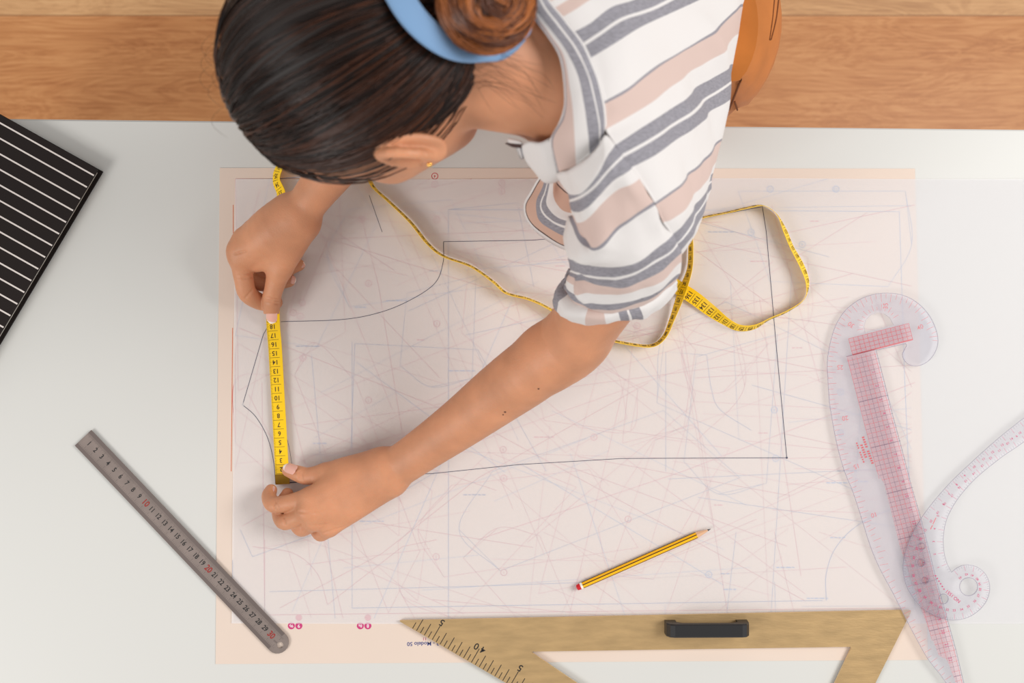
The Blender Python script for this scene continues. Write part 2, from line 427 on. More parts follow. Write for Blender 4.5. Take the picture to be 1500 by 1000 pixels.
for k in range(1, 31):
    s = s1 + (k-1)*st
    big = k % 10 == 0
    mb.text(str(k), rl(s, .0005), .0098 if big else .0078, ang, M_red if big else M_ink, z=zr+.00008, bold=.02, sx=.82)
mb.text('cm', rl(s1+29*st+.0085, -.001), .004, ang, M_tick, z=zr+.00008)
tag(mb.build('steel_ruler', origin=(*rl(Lr/2, 0), T)), 'narrow steel ruler lying diagonally from the bare table onto the cream sheet', 'ruler')

# ------------------------------------------------------------ gold set square
M_gold = mat('gold_anodised', (190, 158, 112), rough=.42, metal=.35, noise_scale=140, noise_amt=.05, bump=.25, bump_scale=500, stretch=(.25, 1, 1))
M_golde = mat('gold_edge_highlight', (232, 200, 150), rough=.35, metal=.3)  # lighter tone for the side faces, edge highlight painted in
hs = .0055
A = Vector(Q(583, 908.5, hs)); B = Vector(Q(1336, 893, hs))
dA = (Vector(Q(741, 1000, hs)) - A).normalized(); dB = (Vector(Q(1282.5, 1000, hs)) - B).normalized()
def isect(p, d, q, e):
    k = d.x*e.y - d.y*e.x; w = q-p; return p + d*((w.x*e.y - w.y*e.x)/k)
Cc = isect(A, dA, B, dB)
iA = Vector(Q(777, 954, hs)); iB = Vector(Q(1248, 947, hs)); iC = isect(iA, (Vector(Q(845, 1000, hs))-iA).normalized(), iB, (Vector(Q(1223, 1000, hs))-iB).normalized())
def rounded(tri, r):
    o = []
    for i in range(3):
        p, a, b = tri[i], tri[i-1], tri[(i+1) % 3]; u = (a-p).normalized(); v = (b-p).normalized()
        for k in range(7):
            t = k/6; q = p + u*r*(1-t)**2 + v*r*t**2; o.append((q.x, q.y))
    return o
sq = empty('set_square', (*((A+B+Cc)/3), T)); tag(sq, 'large gold triangular set square with black grip along the near edge', 'set square')
mb = MB(); mb.prism(rounded([A, Cc, B], .004), [rounded([iA, iB, iC], .003)], T+hs-.0028, T+hs, M_gold, side=M_golde)
zs = T+hs+.0001
ea = dA; en = Vector((-ea.y, ea.x))
if en.dot(B-A) < 0: en = -en
foot = Vector(Q(632.6, 937.5, hs)); s35 = (foot-A).dot(ea)
for k in range(-5, 64):
    s = s35 + k*.005
    if s < .01 or s > (Cc-A).length-.03: continue
    ln = .0175 if k % 10 == 0 else (.0143 if k % 2 == 0 else .0075)
    p = A + ea*s + en*.0006
    mb.line([p, p+en*ln], .0008, M_ink, z=zs)
    if k % 10 == 0:
        val = 35 + k//2; a_ = math.atan2(-ea.y, -ea.x)
        for ch, off in (((str(val)[0], .0042), (str(val)[1], -.0040)) if val % 10 == 0 else ((str(val)[1], -.0002),)):
            q = A + ea*(s+off) + en*(ln+(.0015 if val % 10 == 0 else .0050)); mb.text(ch, q, .0105, a_, M_ink, z=zs+.00005, bold=.01)
mb.build('triangle_plate', sq, origin=(*((A+B+Cc)/3), T))
# grip
M_grip = mat('black_grip_plastic', (30, 29, 31), rough=.42, spec=.5); 
hg = .026
g0 = Vector(Q(977, 924.5, hg)); g1 = Vector(Q(1100, 924, hg)); gd = (g1-g0); gl = gd.length; gd.normalize(); gn = Vector((-gd.y, gd.x))
mb = MB()
prof = [(0, hs+.0001), (.0005, .019), (.004, .0245), (.009, hg), (gl-.009, hg), (gl-.004, .0245), (gl-.0005, .019), (gl, hs+.0001), (gl-.012, hs+.0001), (gl-.012, .016), (gl-.018, .020), (.018, .020), (.012, .016), (.012, hs+.0001)]
vs = []
for w, ins in ((-.0073, .0012), (-.0060, 0), (.0060, 0), (.0073, .0012)):
    for s, z in prof:
        zz = z - (ins if z > .012 else 0); v = g0 + gd*s + gn*w; vs.append((v.x, v.y, T+zz))
n = len(prof); fs = []
for r in range(3):
    for i in range(n):
        j = (i+1) % n; fs.append((r*n+i, (r+1)*n+i, (r+1)*n+j, r*n+j))
mb.add(vs, fs, M_grip)
def polycap(off, flip):
    t = tessellate_polygon([[Vector((s, z, 0)) for s, z in prof]])
    return [tuple(off+i for i in (q if flip else q[::-1])) for q in t]
mb.add(vs, polycap(0, True) + polycap(3*n, False), M_grip)
mb.build('handle', sq, origin=(*(g0+gd*gl/2), T+hs))

# ------------------------------------------------------------ pencil
hp = .0065
p0 = P(848, 859.5, hp); p1 = P(1041, 774.5, hp*.9); d = (p1-p0); Lp = d.length; d.normalize()
M_yel = mat('pencil_yellow', (252, 186, 12), rough=.35); M_pblk = mat('pencil_black_stripe', (62, 36, 14), rough=.4); M_wood = mat('pencil_cedar', (222, 176, 140), rough=.8); M_lead = mat('graphite', (60, 58, 62), rough=.4, metal=.3)
M_cap = mat('pencil_red_cap', (205, 28, 40), rough=.35); M_ring = mat('pencil_white_ring', (240, 236, 226), rough=.4)
pen = empty('pencil', (p0.x, p0.y, T)); tag(pen, 'yellow and black striped pencil with red end lying on the tracing paper', 'pencil')
side = Vector((-d.y, d.x, 0)).normalized(); upv = d.cross(side) * -1
if upv.z < 0: upv = -upv
def hexring(s, r, rotn=math.radians(12), n=6, sub=1):
    out = []
    cor = [(r*math.cos(rotn+2*math.pi*k/6), r*math.sin(rotn+2*math.pi*k/6)) for k in range(6)]
    for k in range(6):
        a, b = cor[k], cor[(k+1) % 6]
        for t in (0, .16, .84): 
            x, y = a[0]+(b[0]-a[0])*t, a[1]+(b[1]-a[1])*t; out.append(p0 + d*s + side*x + upv*y)
    return out
R_ = .0039
def loft(mb, rings, mfun):
    n = len(rings[0]); base = []
    for r in rings: base += r
    for i in range(len(rings)-1):
        for j in range(n):
            k = (j+1) % n
            mb.add([rings[i][j], rings[i][k], rings[i+1][k], rings[i+1][j]], [(0, 1, 2, 3)], mfun(i, j))
mb = MB()
loft(mb, [hexring(.0045, R_), hexring(Lp-.017, R_)], lambda i, j: M_yel if j % 3 == 1 and (j//3) != 4 and (j//3) != 0 or j//3 == 0 and j % 3 == 1 else M_pblk)
mb.build('shaft', pen, origin=p0)
mb = MB(); loft(mb, [hexring(.002, R_*1.01), hexring(.0045, R_*1.01)], lambda i, j: M_ring); mb.build('ring', pen, origin=p0)
mb = MB(); loft(mb, [hexring(-.0028, R_*.35), hexring(-.002, R_*.85), hexring(.002, R_)], lambda i, j: M_cap); mb.add(hexring(-.0028, R_*.35), [tuple(range(18))], M_cap); mb.build('end_cap', pen, origin=p0)
mb = MB(); loft(mb, [hexring(Lp-.017, R_*.98), hexring(Lp-.0035, R_*.26)], lambda i, j: M_wood); mb.build('sharpened_cone', pen, origin=p0+d*(Lp-.017))
mb = MB(); mb.tube([p0+d*(Lp-.0036), p0+d*Lp], [R_*.27, .0002], M_lead, n=10); mb.build('lead', pen, origin=p0+d*Lp)

# ------------------------------------------------------------ clear curved rulers
def plastic(name, col, a, rough=.15): return mat(name, col, rough=rough, spec=.5, alpha=a)
M_clr = plastic('clear_acrylic', (214, 210, 224), .19); M_edge = plastic('acrylic_edge', (140, 132, 156), .45)
M_tint = plastic('pink_tint_print', (240, 185, 192), .18, .6); M_gr = plastic('red_grid_print', (226, 100, 108), .6, .6); M_gk = plastic('grey_grid_print', (135, 105, 130), .5, .6)
M_cmag = plastic('magenta_print', (205, 50, 110), .8, .6); M_clr2 = plastic('clear_acrylic_thin', (220, 216, 228), .14)
hk = .0076
outl = [(1213, 560), (1212, 530), (1216, 503), (1224, 477), (1237, 456), (1255, 441), (1276, 432), (1300, 429), (1325, 433), (1346, 445), (1362, 463), (1372, 485), (1374, 503), (1368, 519), (1358, 530), (1346, 535.5), (1334, 535), (1325, 528), (1322, 519), (1325, 512), (1328, 506)]
outl = [tuple(p) for p in catmull(outl, 4)]
outl += [(1327, 503), (1305, 508), (1283.5, 513), (1292, 545), (1307, 605), (1325, 672), (1336, 715), (1350, 762), (1361, 805), (1372, 850), (1386, 900), (1400, 950), (1412, 1000), (1424, 1045), (1428, 1060)]
lowr = [(1426, 1064), (1412, 1050), (1386, 1000), (1360, 966), (1345, 940), (1329, 910), (1310, 872), (1289, 833), (1275, 800), (1263, 762), (1250, 722), (1237, 690), (1227, 655), (1220, 620), (1215, 590)]
outl += [tuple(p) for p in catmull(lowr, 3)]
outk = [Q(x, y, hk) for x, y in outl][::-1]
dh = [Q(x, y, hk) for x, y in [(1267, 486), (1266, 478), (1269, 468), (1276, 461), (1286, 457.5), (1296, 459.5), (1304, 466), (1309, 475.5), (1288, 481)]]
mb = MB(); mb.prism(outk, [dh], T+hk-.0014, T+hk, M_clr, side=M_edge)
zk = T+hk+.00006
def kl(pts, m, w=.0004, z=zk, h=hk): mb.line([Q(*p, h) for p in pts], w, m, z=z)
kl(outl + [outl[0]], M_edge, .0007)
ctr = (1290, 485)
# tint fields and the grid over them
def band_x(y, left):
    L_ = [(520, 1239), (605, 1262), (690, 1284), (708, 1295), (800, 1318), (900, 1352), (962, 1376), (963, 1386), (1000, 1400), (1060, 1422)]
    R2 = [(508, 1281), (605, 1306), (672, 1324), (762, 1349), (850, 1371), (950, 1399), (1060, 1426)]
    t = L_ if left else R2
    for (ya, xa), (yb, xb) in zip(t, t[1:]):
        if ya <= y <= yb: return xa + (xb-xa)*(y-ya)/(yb-ya)
    return t[0][1] if y < t[0][0] else t[-1][1]
sl = -.245
def tilt(x0, y): # point on a cross line of the tilted grid that starts at (x0,y)
    return y
ys = [522 + i*6 for i in range(88)]
poly = [(band_x(y, True)+.2, y) for y in ys] ; polr = [(band_x(y + sl*(band_x(y, False)-band_x(y, True)), False)-.8, y + sl*(band_x(y, False)-band_x(y, True))) for y in ys]
fill = poly + polr[::-1]
mb.prism([Q(x, y, hk) for x, y in fill][::-1], [], zk+.00001, zk+.00003, M_tint)
y = 522.0; i = 0
while y < 1040:
    xl, = (band_x(y, True),); w_ = band_x(y, False) - xl
    kl([(xl, y), (xl+w_-.8, y+sl*(w_-.8))], M_gr if i % 2 else M_gk, .00035 if i % 10 else .0008, zk+.00008); y += 6.7; i += 1
for k in range(8):
    seg = []
    for y in range(516, 1040, 8):
        xr = band_x(y, False) - 2 - k*6.6
        if xr > band_x(y - sl*20, True) - 1: seg.append((xr, y + 1.5*k))
        elif seg: break
    if len(seg) > 1: kl(seg, M_gk if k % 2 else M_gr, .00035, zk+.00009)
quad = [(1243, 496), (1331, 473.5), (1337, 497), (1249, 519.5)]
mb.prism([Q(x, y, hk) for x, y in quad][::-1], [], zk+.00001, zk+.00003, M_tint)
for k in range(14):
    t = k/13; kl([(1243+88*t, 496-22.5*t), (1249+88*t, 519.5-22.5*t)], M_gr, .0005, zk+.00008)
for k in range(5):
    t = k/4; kl([(1243+6*t, 496+23.5*t), (1331+6*t, 473.5+23.5*t)], M_gr, .0005 if k < 4 else .0016, zk+.00008)
# ticks following the outer edge
top = [tuple(p) for p in catmull([(1300, 1050-20), (1289, 833), (1263, 762), (1250, 722), (1237, 690), (1227, 655), (1220, 620), (1214, 580), (1212, 530), (1224, 477), (1255, 441), (1300, 429), (1346, 445), (1372, 485), (1374, 503)], 24)][24:]
acc = 0; cnt = 0
for a, b in zip(top, top[1:]):
    ln = math.hypot(b[0]-a[0], b[1]-a[1]); acc += ln
    if acc > 6.7:
        acc = 0; cnt += 1; nx1, ny1 = -(b[1]-a[1])/ln, (b[0]-a[0])/ln
        q = 13 if cnt % 2 else 8
        kl([(a[0]+nx1*1, a[1]+ny1*1), (a[0]+nx1*q, a[1]+ny1*q)], M_gr, .0004)
        if cnt % 10 == 0: mb.text(str(5*(cnt//10)+5), Q(a[0]+nx1*19, a[1]+ny1*19, hk), .007, math.atan2(-(b[1]-a[1]), b[0]-a[0])+math.pi/2, M_gr, z=zk+.0001, bold=.01)
low = [tuple(p) for p in catmull([(1289, 833), (1310, 872), (1329, 910), (1360, 966), (1386, 1000), (1412, 1050)], 20)]
acc = 0; cnt = 0
for a, b in zip(low, low[1:]):
    ln = math.hypot(b[0]-a[0], b[1]-a[1]); acc += ln
    if acc > 6.7:
        acc = 0; cnt += 1; nx1, ny1 = (b[1]-a[1])/ln, -(b[0]-a[0])/ln; q = 12 if cnt % 2 else 7
        kl([(a[0]+nx1, a[1]+ny1), (a[0]+nx1*q, a[1]+ny1*q)], M_gr, .0004)
for k in range(13):
    a = math.pi*(1.05 - k/13*.95) ; kl([(1288+24*math.cos(a), 478-24*math.sin(a)), (1288+(29 if k % 2 else 33)*math.cos(a), 478-(29 if k % 2 else 33)*math.sin(a))], M_gr, .0004)
for k in range(22):
    y = 545 + k*20; mb.text(str(k+1), Q(band_x(y, False)-11, y, hk), .0052, -1.3, M_cmag, z=zk+.00012)
for x, y, n_, w_ in ((1263, 637, 13, .0026), (1262, 652, 6, .0026), (1255, 649, 9, .0016)):   # rows of small illegible printed characters
    for k in range(n_):
        if random.random() < .85: mb.box((*Q(x+k*1.25, y+k*3.4, hk), zk+.0001), (w_, .0017, .00002), M_gr, math.radians(15))
tag(mb.build('curved_ruler', origin=(*Q(1300, 700), T)), 'large clear pattern ruler with hooked top and red printed grid', 'curved ruler')

hc_ = .0096
outl = [(1600, 540), (1560, 566), (1500, 612), (1460, 644), (1420, 680), (1390, 709), (1361, 743), (1341, 773), (1329, 800), (1323, 827), (1326, 852), (1336, 873), (1352, 891), (1374, 903), (1396, 908), (1418, 904), (1436, 892), (1447, 876), (1450, 858), (1444, 841), (1431, 830), (1415, 827), (1403, 831), (1394, 838)]
inn = [(1394, 838), (1387, 824), (1383, 808), (1382, 788), (1385, 767), (1393, 747), (1408, 724), (1432, 698), (1468, 669), (1500, 647), (1560, 600), (1606, 562)]
oo = [tuple(p) for p in catmull(outl, 4)]; ii = [tuple(p) for p in catmull(inn, 4)]
loop = oo + ii[1:]
mb = MB()
def circ(x, y, r): return [Q(x+r*math.cos(2*math.pi*k/24), y+r*math.sin(2*math.pi*k/24), hc_) for k in range(24)]
mb.prism([Q(x, y, hc_) for x, y in loop], [circ(1419, 859, 13), circ(1382, 877, 7), circ(1350, 800, 5), circ(1349, 824, 5.5), circ(1355, 850, 5)], T+hc_-.0012, T+hc_, M_clr2, side=M_edge)
zc = T+hc_+.00006
mb.line([Q(x, y, hc_) for x, y in loop + [loop[0]]], .0005, M_edge, z=zc)
for x, y, r in ((1419, 859, 13), (1382, 877, 7), (1350, 800, 5), (1349, 824, 5.5), (1355, 850, 5)): mb.disc(Q(x, y, hc_), (r+.6)*.00076, M_edge, zc, r0=(r-.3)*.00076, n=28)
def ticks(path, inward, start=0):
    acc = 0; cnt = 0
    for a, b in zip(path, path[1:]):
        ln = math.hypot(b[0]-a[0], b[1]-a[1]); k = max(1, int(ln/1.0))
        for i in range(k):
            acc += ln/k
            if acc >= 3.3:
                acc = 0; cnt += 1; x = a[0]+(b[0]-a[0])*i/k; y = a[1]+(b[1]-a[1])*i/k
                nx1, ny1 = inward*-(b[1]-a[1])/ln, inward*(b[0]-a[0])/ln; q = 9 if cnt % 4 == 0 else 4
                mb.line([Q(x+nx1*1, y+ny1*1, hc_), Q(x+nx1*q, y+ny1*q, hc_)], .0003, M_cmag if cnt % 4 == 0 else M_edge, z=zc+.00003)
                if cnt % 4 == 0: mb.text(str(cnt//4), Q(x+nx1*14, y+ny1*14, hc_), .0036, math.atan2(-(b[1]-a[1]), b[0]-a[0]), M_cmag, z=zc+.00005, bold=.02)
ticks(oo, -1); ticks(ii, -1)
mb.text('NO.1551', Q(1396, 873, hc_), .0052, math.radians(180-40), M_cmag, z=zc+.00006, bold=.02)
for k in range(6): mb.disc(Q(1370.5+k*2.45, 843+k*3.9, hc_), .0010, M_cmag, zc+.00006, n=5)
mb.line([Q(1363, 775, hc_), Q(1366, 769, hc_)], .0012, M_gr, z=zc+.00006); mb.line([Q(1366.5, 767.5, hc_), Q(1371, 758, hc_)], .0012, M_gr, z=zc+.00006)
tag(mb.build('hip_curve_ruler', origin=(*Q(1400, 800), T)), 'slim clear hip curve with round hole reading NO.1551, bending off to the right', 'curved ruler')

# ------------------------------------------------------------ tape measure
M_tape = mat('tape_yellow', (255, 208, 10), rough=.4, spec=.4); M_tinkk = mat('tape_ink', (70, 46, 6), rough=.6); M_brass = mat('brass_tip', (150, 110, 20), rough=.35, metal=.6)
path = [ # px, py, h of the centre line, tilt of the ribbon in degrees (0 flat, 90 on edge)
 (414, 709, 0.007, 0), (411, 650, 0.0072, 2), (407, 580, 0.0075, 3), (403, 510, 0.008, 2), (400, 470, 0.0085, 3), (401, 420, 0.01, 8), (404, 360, 0.012, 12), (407, 310, 0.012, 20), (412, 285, 0.011, 40), (405, 265, 0.01, 48), (408, 248, 0.009, 45), (420, 232, 0.0103, 60), (455, 215, 0.0103, 75), (500, 228, 0.0103, 79), (535, 255, 0.0103, 79),
 (548, 275, 0.0103, 79), (572, 297, 0.0103, 79), (602, 326, 0.0103, 79), (627, 357, 0.0103, 79), (650, 375, 0.0103, 79), (690, 390, 0.0103, 79), (722, 412, 0.0103, 79), (742, 429, 0.0103, 79), (775, 438, 0.0103, 79), (805, 452, 0.0103, 79), (845, 478, 0.0103, 79), (885, 495, 0.0103, 79), (925, 504, 0.0103, 79), (955, 506, 0.0103, 79), (973, 493, 0.0103, 80), (985, 466, 0.0108, 76), (998, 430, 0.0130, 64), (1010, 395, 0.0112, 76), (1012, 365, 0.0103, 79), (1012, 340, 0.0103, 79), (1022, 322, 0.0103, 79),
 (1035, 317, 0.0103, 79), (1065, 311, 0.0103, 79), (1095, 304, 0.0103, 79), (1118, 301, 0.0103, 79), (1138, 314, 0.0105, 74), (1150, 338, 0.0105, 60), (1160, 362, 0.0105, 60), (1175, 390, 0.0105, 56), (1183, 415, 0.0105, 62), (1178, 438, 0.0103, 79), (1155, 455, 0.0103, 79), (1128, 467, 0.0103, 79), (1105, 479, 0.0105, 70), (1082, 480, 0.0105, 66), (1062, 470, 0.0103, 60), (1040, 454, 0.009, 35), (1018, 437, 0.0085, 18), (998, 424, 0.0075, 5), (975, 410, 0.0075, 5), (940, 392, 0.008, 8), (925, 386, 0.008, 8)]
CP = []
for px, py, h, tl_ in path: v = P(px, py, h); CP.append((v.x, v.y, v.z, tl_))
C_ = catmull(CP, 14)
pos = C_[:, :3]; tlt = np.radians(C_[:, 3])
seglen = np.linalg.norm(np.diff(pos, axis=0), axis=1); S = np.concatenate([[0], np.cumsum(seglen)])
WT = .0150
def frame_at(s):
    s = min(max(s, 0), S[-1]-1e-6); i = int(np.searchsorted(S, s, side='right')-1); i = min(i, len(pos)-2); t = (s-S[i])/(S[i+1]-S[i])
    p = pos[i]*(1-t)+pos[i+1]*t
    a = max(i-2, 0); b = min(i+3, len(pos)-1); d = Vector(pos[b]-pos[a]); d.z = 0; d.normalize()
    tau = tlt[i]*(1-t)+tlt[i+1]*t
    side = Vector((d.y, -d.x, 0)); wv = side*math.cos(tau) + Vector((0, 0, 1))*math.sin(tau)   # width direction
    nrm = -side*math.sin(tau) + Vector((0, 0, 1))*math.cos(tau)
    return Vector(p), wv, nrm
def tape_strip(mb, s0, s1, m, n, th=.00045, w=WT, lift=0):
    vs = []
    for k in range(n+1):
        p, wv, nr = frame_at(s0+(s1-s0)*k/n)
        for a, b in ((-1, 1), (1, 1), (1, -1), (-1, -1)): vs.append(p + wv*(a*w/2) + nr*(b*th/2+lift))
    fs = []
    for k in range(n):
        for j in range(4): fs.append((4*k+j, 4*k+(j+1) % 4, 4*k+4+(j+1) % 4, 4*k+4+j))
    fs += [(3, 2, 1, 0), (4*n, 4*n+1, 4*n+2, 4*n+3)]
    mb.add(vs, fs, m, False)
tp = empty('tape_measure', (pos[0][0], pos[0][1], T)); tag(tp, 'yellow tape measure stretched between both hands and looping away behind the sleeve', 'tape measure')
mb = MB(); tape_strip(mb, 0.0, S[-1], M_tape, 620)
org = Vector(P(406, 600, .007))
def on_tape(s, w, lf=.0004):
    p, wv, nr = frame_at(s); return tuple(p + wv*w + nr*lf)
s2 = 22/13.15*.01; cm = .00985
ncm = int((S[-1]-.005)/cm)
for k in range(0, ncm):
    sk = s2 + (k-1.5)*cm    # tick between numerals k and k+1
    if sk > .006:
        for lo, hi in ((-.0070, .0046),):
            pts = [on_tape(sk-.00018, lo), on_tape(sk+.00018, lo), on_tape(sk+.00018, hi), on_tape(sk-.00018, hi)]
            mb.add(pts, [(0, 1, 2, 3)], M_tinkk)
        for j in (range(1, 10) if sk < .3 else (5,)):
            q = sk + j*cm/10; l = .0016 if j != 5 else .0024
            if q < S[-1]-.002: mb.add([on_tape(q-.0001, -.0073), on_tape(q+.0001, -.0073), on_tape(q+.0001, -.0073+l), on_tape(q-.0001, -.0073+l)], [(0, 1, 2, 3)], M_tinkk)
for k in range(1, ncm):
    sk = s2 + (k-2)*cm
    if sk < .001: sk = .004
    vs, fs = glyphs(str(k), .012)
    mb.add([on_tape(sk - y*.0072, -.0005 - x*.0068, .00042) for x, y in vs], fs, M_tinkk)
mb.build('tape_band', tp, origin=pos[0])
mb = MB(); tape_strip(mb, -.0, .011, M_brass, 8, th=.0011, w=WT+.0006); mb.build('brass_tip', tp, origin=pos[0])
# ============================================================ PERSON
import openvdb
random.seed(11); rng = np.random.default_rng(5)
class SDF:
    def __init__(s, lo, hi, vox):
        s.lo = np.array(lo, float); s.vox = vox
        s.n = np.ceil((np.array(hi)-s.lo)/vox).astype(int)+1
        s.g = np.full(s.n, .06, np.float32)
    def sub(s, lo, hi):
        a = np.maximum(0, np.floor((np.array(lo)-s.lo)/s.vox).astype(int)); b = np.minimum(s.n, np.ceil((np.array(hi)-s.lo)/s.vox).astype(int)+1)
        if np.any(b <= a): return None
        xs = [(s.lo[i]+np.arange(a[i], b[i])*s.vox).astype(np.float32) for i in range(3)]
        return tuple(slice(a[i], b[i]) for i in range(3)), xs[0][:, None, None], xs[1][None, :, None], xs[2][None, None, :]
    def comb(s, sl, d, k, mode):
        o = s.g[sl]
        if mode == 'add':
            h = np.clip(.5+.5*(o-d)/k, 0, 1); s.g[sl] = o*(1-h)+d*h-k*h*(1-h)
        else:
            h = np.clip(.5-.5*(o+d)/k, 0, 1); s.g[sl] = o*(1-h)+(-d)*h+k*h*(1-h)
    def cap(s, a, b, ra, rb, k=.006, mode='add'):
        a = np.array(a, float); b = np.array(b, float); R = max(ra, rb)+.02+k*1.5
        r = s.sub(np.minimum(a, b)-R, np.maximum(a, b)+R)
        if r is None: return
        sl, X, Y, Z = r; d = b-a; L2 = max(1e-9, float(d@d))
        t = np.clip(((X-a[0])*d[0]+(Y-a[1])*d[1]+(Z-a[2])*d[2])/L2, 0, 1)
        dist = np.sqrt((X-a[0]-t*d[0])**2+(Y-a[1]-t*d[1])**2+(Z-a[2]-t*d[2])**2) - (ra+(rb-ra)*t)
        s.comb(sl, dist.astype(np.float32), k, mode)
    def ell(s, c, rad, R=None, k=.01, mode='add'):
        c = np.array(c, float); rad = np.array(rad, float); M = np.eye(3) if R is None else np.array(R)  # rows = local axes
        m = rad.max()+.02+k*1.5; r = s.sub(c-m, c+m)
        if r is None: return
        sl, X, Y, Z = r; x, y, z = X-c[0], Y-c[1], Z-c[2]
        q = [(M[i][0]*x+M[i][1]*y+M[i][2]*z) for i in range(3)]
        k0 = np.sqrt(sum((q[i]/rad[i])**2 for i in range(3))); k1 = np.sqrt(sum((q[i]/rad[i]**2)**2 for i in range(3)))
        s.comb(sl, (k0*(k0-1)/np.maximum(k1, 1e-6)).astype(np.float32), k, mode)
    def mesh(s):
        g = openvdb.FloatGrid(.06); g.copyFromArray(s.g)
        pts, quads = g.convertToQuads(0.0)
        pts = np.asarray(pts)*s.vox + s.lo
        return pts, np.asarray(quads)
def A3(v): return np.array([v[0], v[1], v[2]])
def pp(px, py, h): return A3(P(px, py, h))
def chain(g, pts, k=.005):
    """one limb: a smooth tapering sweep through the joints, blended once into what is there"""
    q = np.array([list(pp(*p[:3])) + [p[3]] for p in pts])
    c = catmull(q, 4) if len(q) > 2 else q
    m = c[:, 3].max()+.012+k*1.5
    r = g.sub(c[:, :3].min(0)-m, c[:, :3].max(0)+m)
    if r is None: return
    sl, X, Y, Z = r; tmp = np.full(g.g[sl].shape, .06, np.float32); o = np.array([X.flat[0], Y.flat[0], Z.flat[0]])
    for a, b in zip(c, c[1:]):
        R = max(a[3], b[3])+.010+k
        i0 = np.maximum(0, np.floor((np.minimum(a[:3], b[:3])-R-o)/g.vox).astype(int)); i1 = np.minimum(tmp.shape, np.ceil((np.maximum(a[:3], b[:3])+R-o)/g.vox).astype(int)+1)
        if np.any(i1 <= i0): continue
        x = X[i0[0]:i1[0]]; y = Y[:, i0[1]:i1[1]]; z = Z[:, :, i0[2]:i1[2]]; d = b[:3]-a[:3]; L2 = max(1e-9, float(d@d))
        t = np.clip(((x-a[0])*d[0]+(y-a[1])*d[1]+(z-a[2])*d[2])/L2, 0, 1)
        dist = np.sqrt((x-a[0]-t*d[0])**2+(y-a[1]-t*d[1])**2+(z-a[2]-t*d[2])**2) - (a[3]+(b[3]-a[3])*t)
        w = tmp[i0[0]:i1[0], i0[1]:i1[1], i0[2]:i1[2]]; np.minimum(w, dist, out=w)
    g.comb(sl, tmp, k, 'add')

# skeleton
ELB = (838, 520, .165); SHO = (950, 305, .345)
def left_arm(g):
    for off in (-7, 7):   # radius and ulna side by side
        nx2, ny2 = off*.57, off*.82
        chain(g, [(572+nx2, 691+ny2, .043, .0165), (616+nx2, 661+ny2, .062, .0178), (674+nx2, 620+ny2, .086, .0212), (731+nx2, 577+ny2, .112, .0252), (772+nx2*.8, 547+ny2*.8, .135, .0280), (812+nx2*.5, 517+ny2*.5, .152, .0290), (845, 492, .170, .0290)], .008)
    chain(g, [(806, 522, .149, .0325), (838, 504, .158, .0322), (862, 466, .190, .0325), (896, 412, .230, .0340), (925, 350, .28, .034)], .009)
def left_hand(g):
    W1 = (568, 688, .043)
    K = {'i': (455, 727, .043, .0108), 'm': (450, 746, .046, .0108), 'r': (460, 763, .043, .0100), 'p': (482, 774, .035, .0092)}
    for f, w_ in (('i', (556, 682, .043, .0165)), ('m', (560, 688, .045, .0175)), ('r', (565, 696, .043, .0170)), ('p', (572, 704, .040, .0165))):
        chain(g, [w_, ((w_[0]+K[f][0])/2, (w_[1]+K[f][1])/2, .044, .0135), K[f]], .012)
    chain(g, [(500, 715, .036, .012), (470, 745, .034, .012)], .012)
    chain(g, [(560, 685, .040, .018), (515, 687, .035, .0150), (478, 693, .030, .0112)], .012)           # thumb metacarpal
    chain(g, [(478, 693, .030, .0110), (452, 697, .027, .0094), (441, 695, .0255, .0092), (423, 688.5, .0195, .0074)], .004)
    chain(g, [(452, 729, .043, .0108), (428, 735, .042, .0092), (402, 739, .036, .0090), (394, 727, .024, .0080), (397, 718, .0155, .0068)], .003)
    chain(g, [(450, 750, .046, .0108), (430, 760, .040, .0092), (415, 763, .033, .0090), (409, 745, .018, .0078), (421, 723, .0105, .0066)], .003)
    chain(g, [(460, 763, .043, .0102), (448, 771, .036, .0092), (440, 773, .030, .0088), (432, 760, .017, .0074), (446, 742, .010, .0068)], .003)
    chain(g, [(482, 773, .035, .0092), (474, 780, .029, .0082), (468, 781, .025, .0080), (462, 768, .014, .0070), (476, 752, .010, .0064)], .003)
    for a_, e_ in (((535, 694, .054), (458, 731, .0505)), ((540, 700, .055), (456, 748, .053)), ((545, 706, .052), (466, 763, .049)), ((548, 712, .047), (488, 770, .041))): g.cap(pp(*a_), pp(*e_), .0030, .0034, .006)
    for q, r in (((452, 731, .050), .0058), ((449, 750, .053), .0060), ((460, 765, .049), .0054), ((483, 774, .041), .0046)): g.ell(pp(*q), (r*1.2, r, r*.8), k=.009)
    g.ell(pp(573, 712, .052), (.007, .006, .005), k=.012)    # wrist bone
def right_arm(g):
    for off in (-6, 6):
        nx2, ny2 = off*.83, off*.56
        chain(g, [(440+nx2, 312+ny2, .082, .0150), (462+nx2, 282+ny2, .096, .0165), (500+nx2, 232+ny2, .125, .0205), (560+nx2, 150+ny2, .17, .0270)], .008)
    chain(g, [(560, 150, .17, .032), (600, 92, .20, .036)], .012)
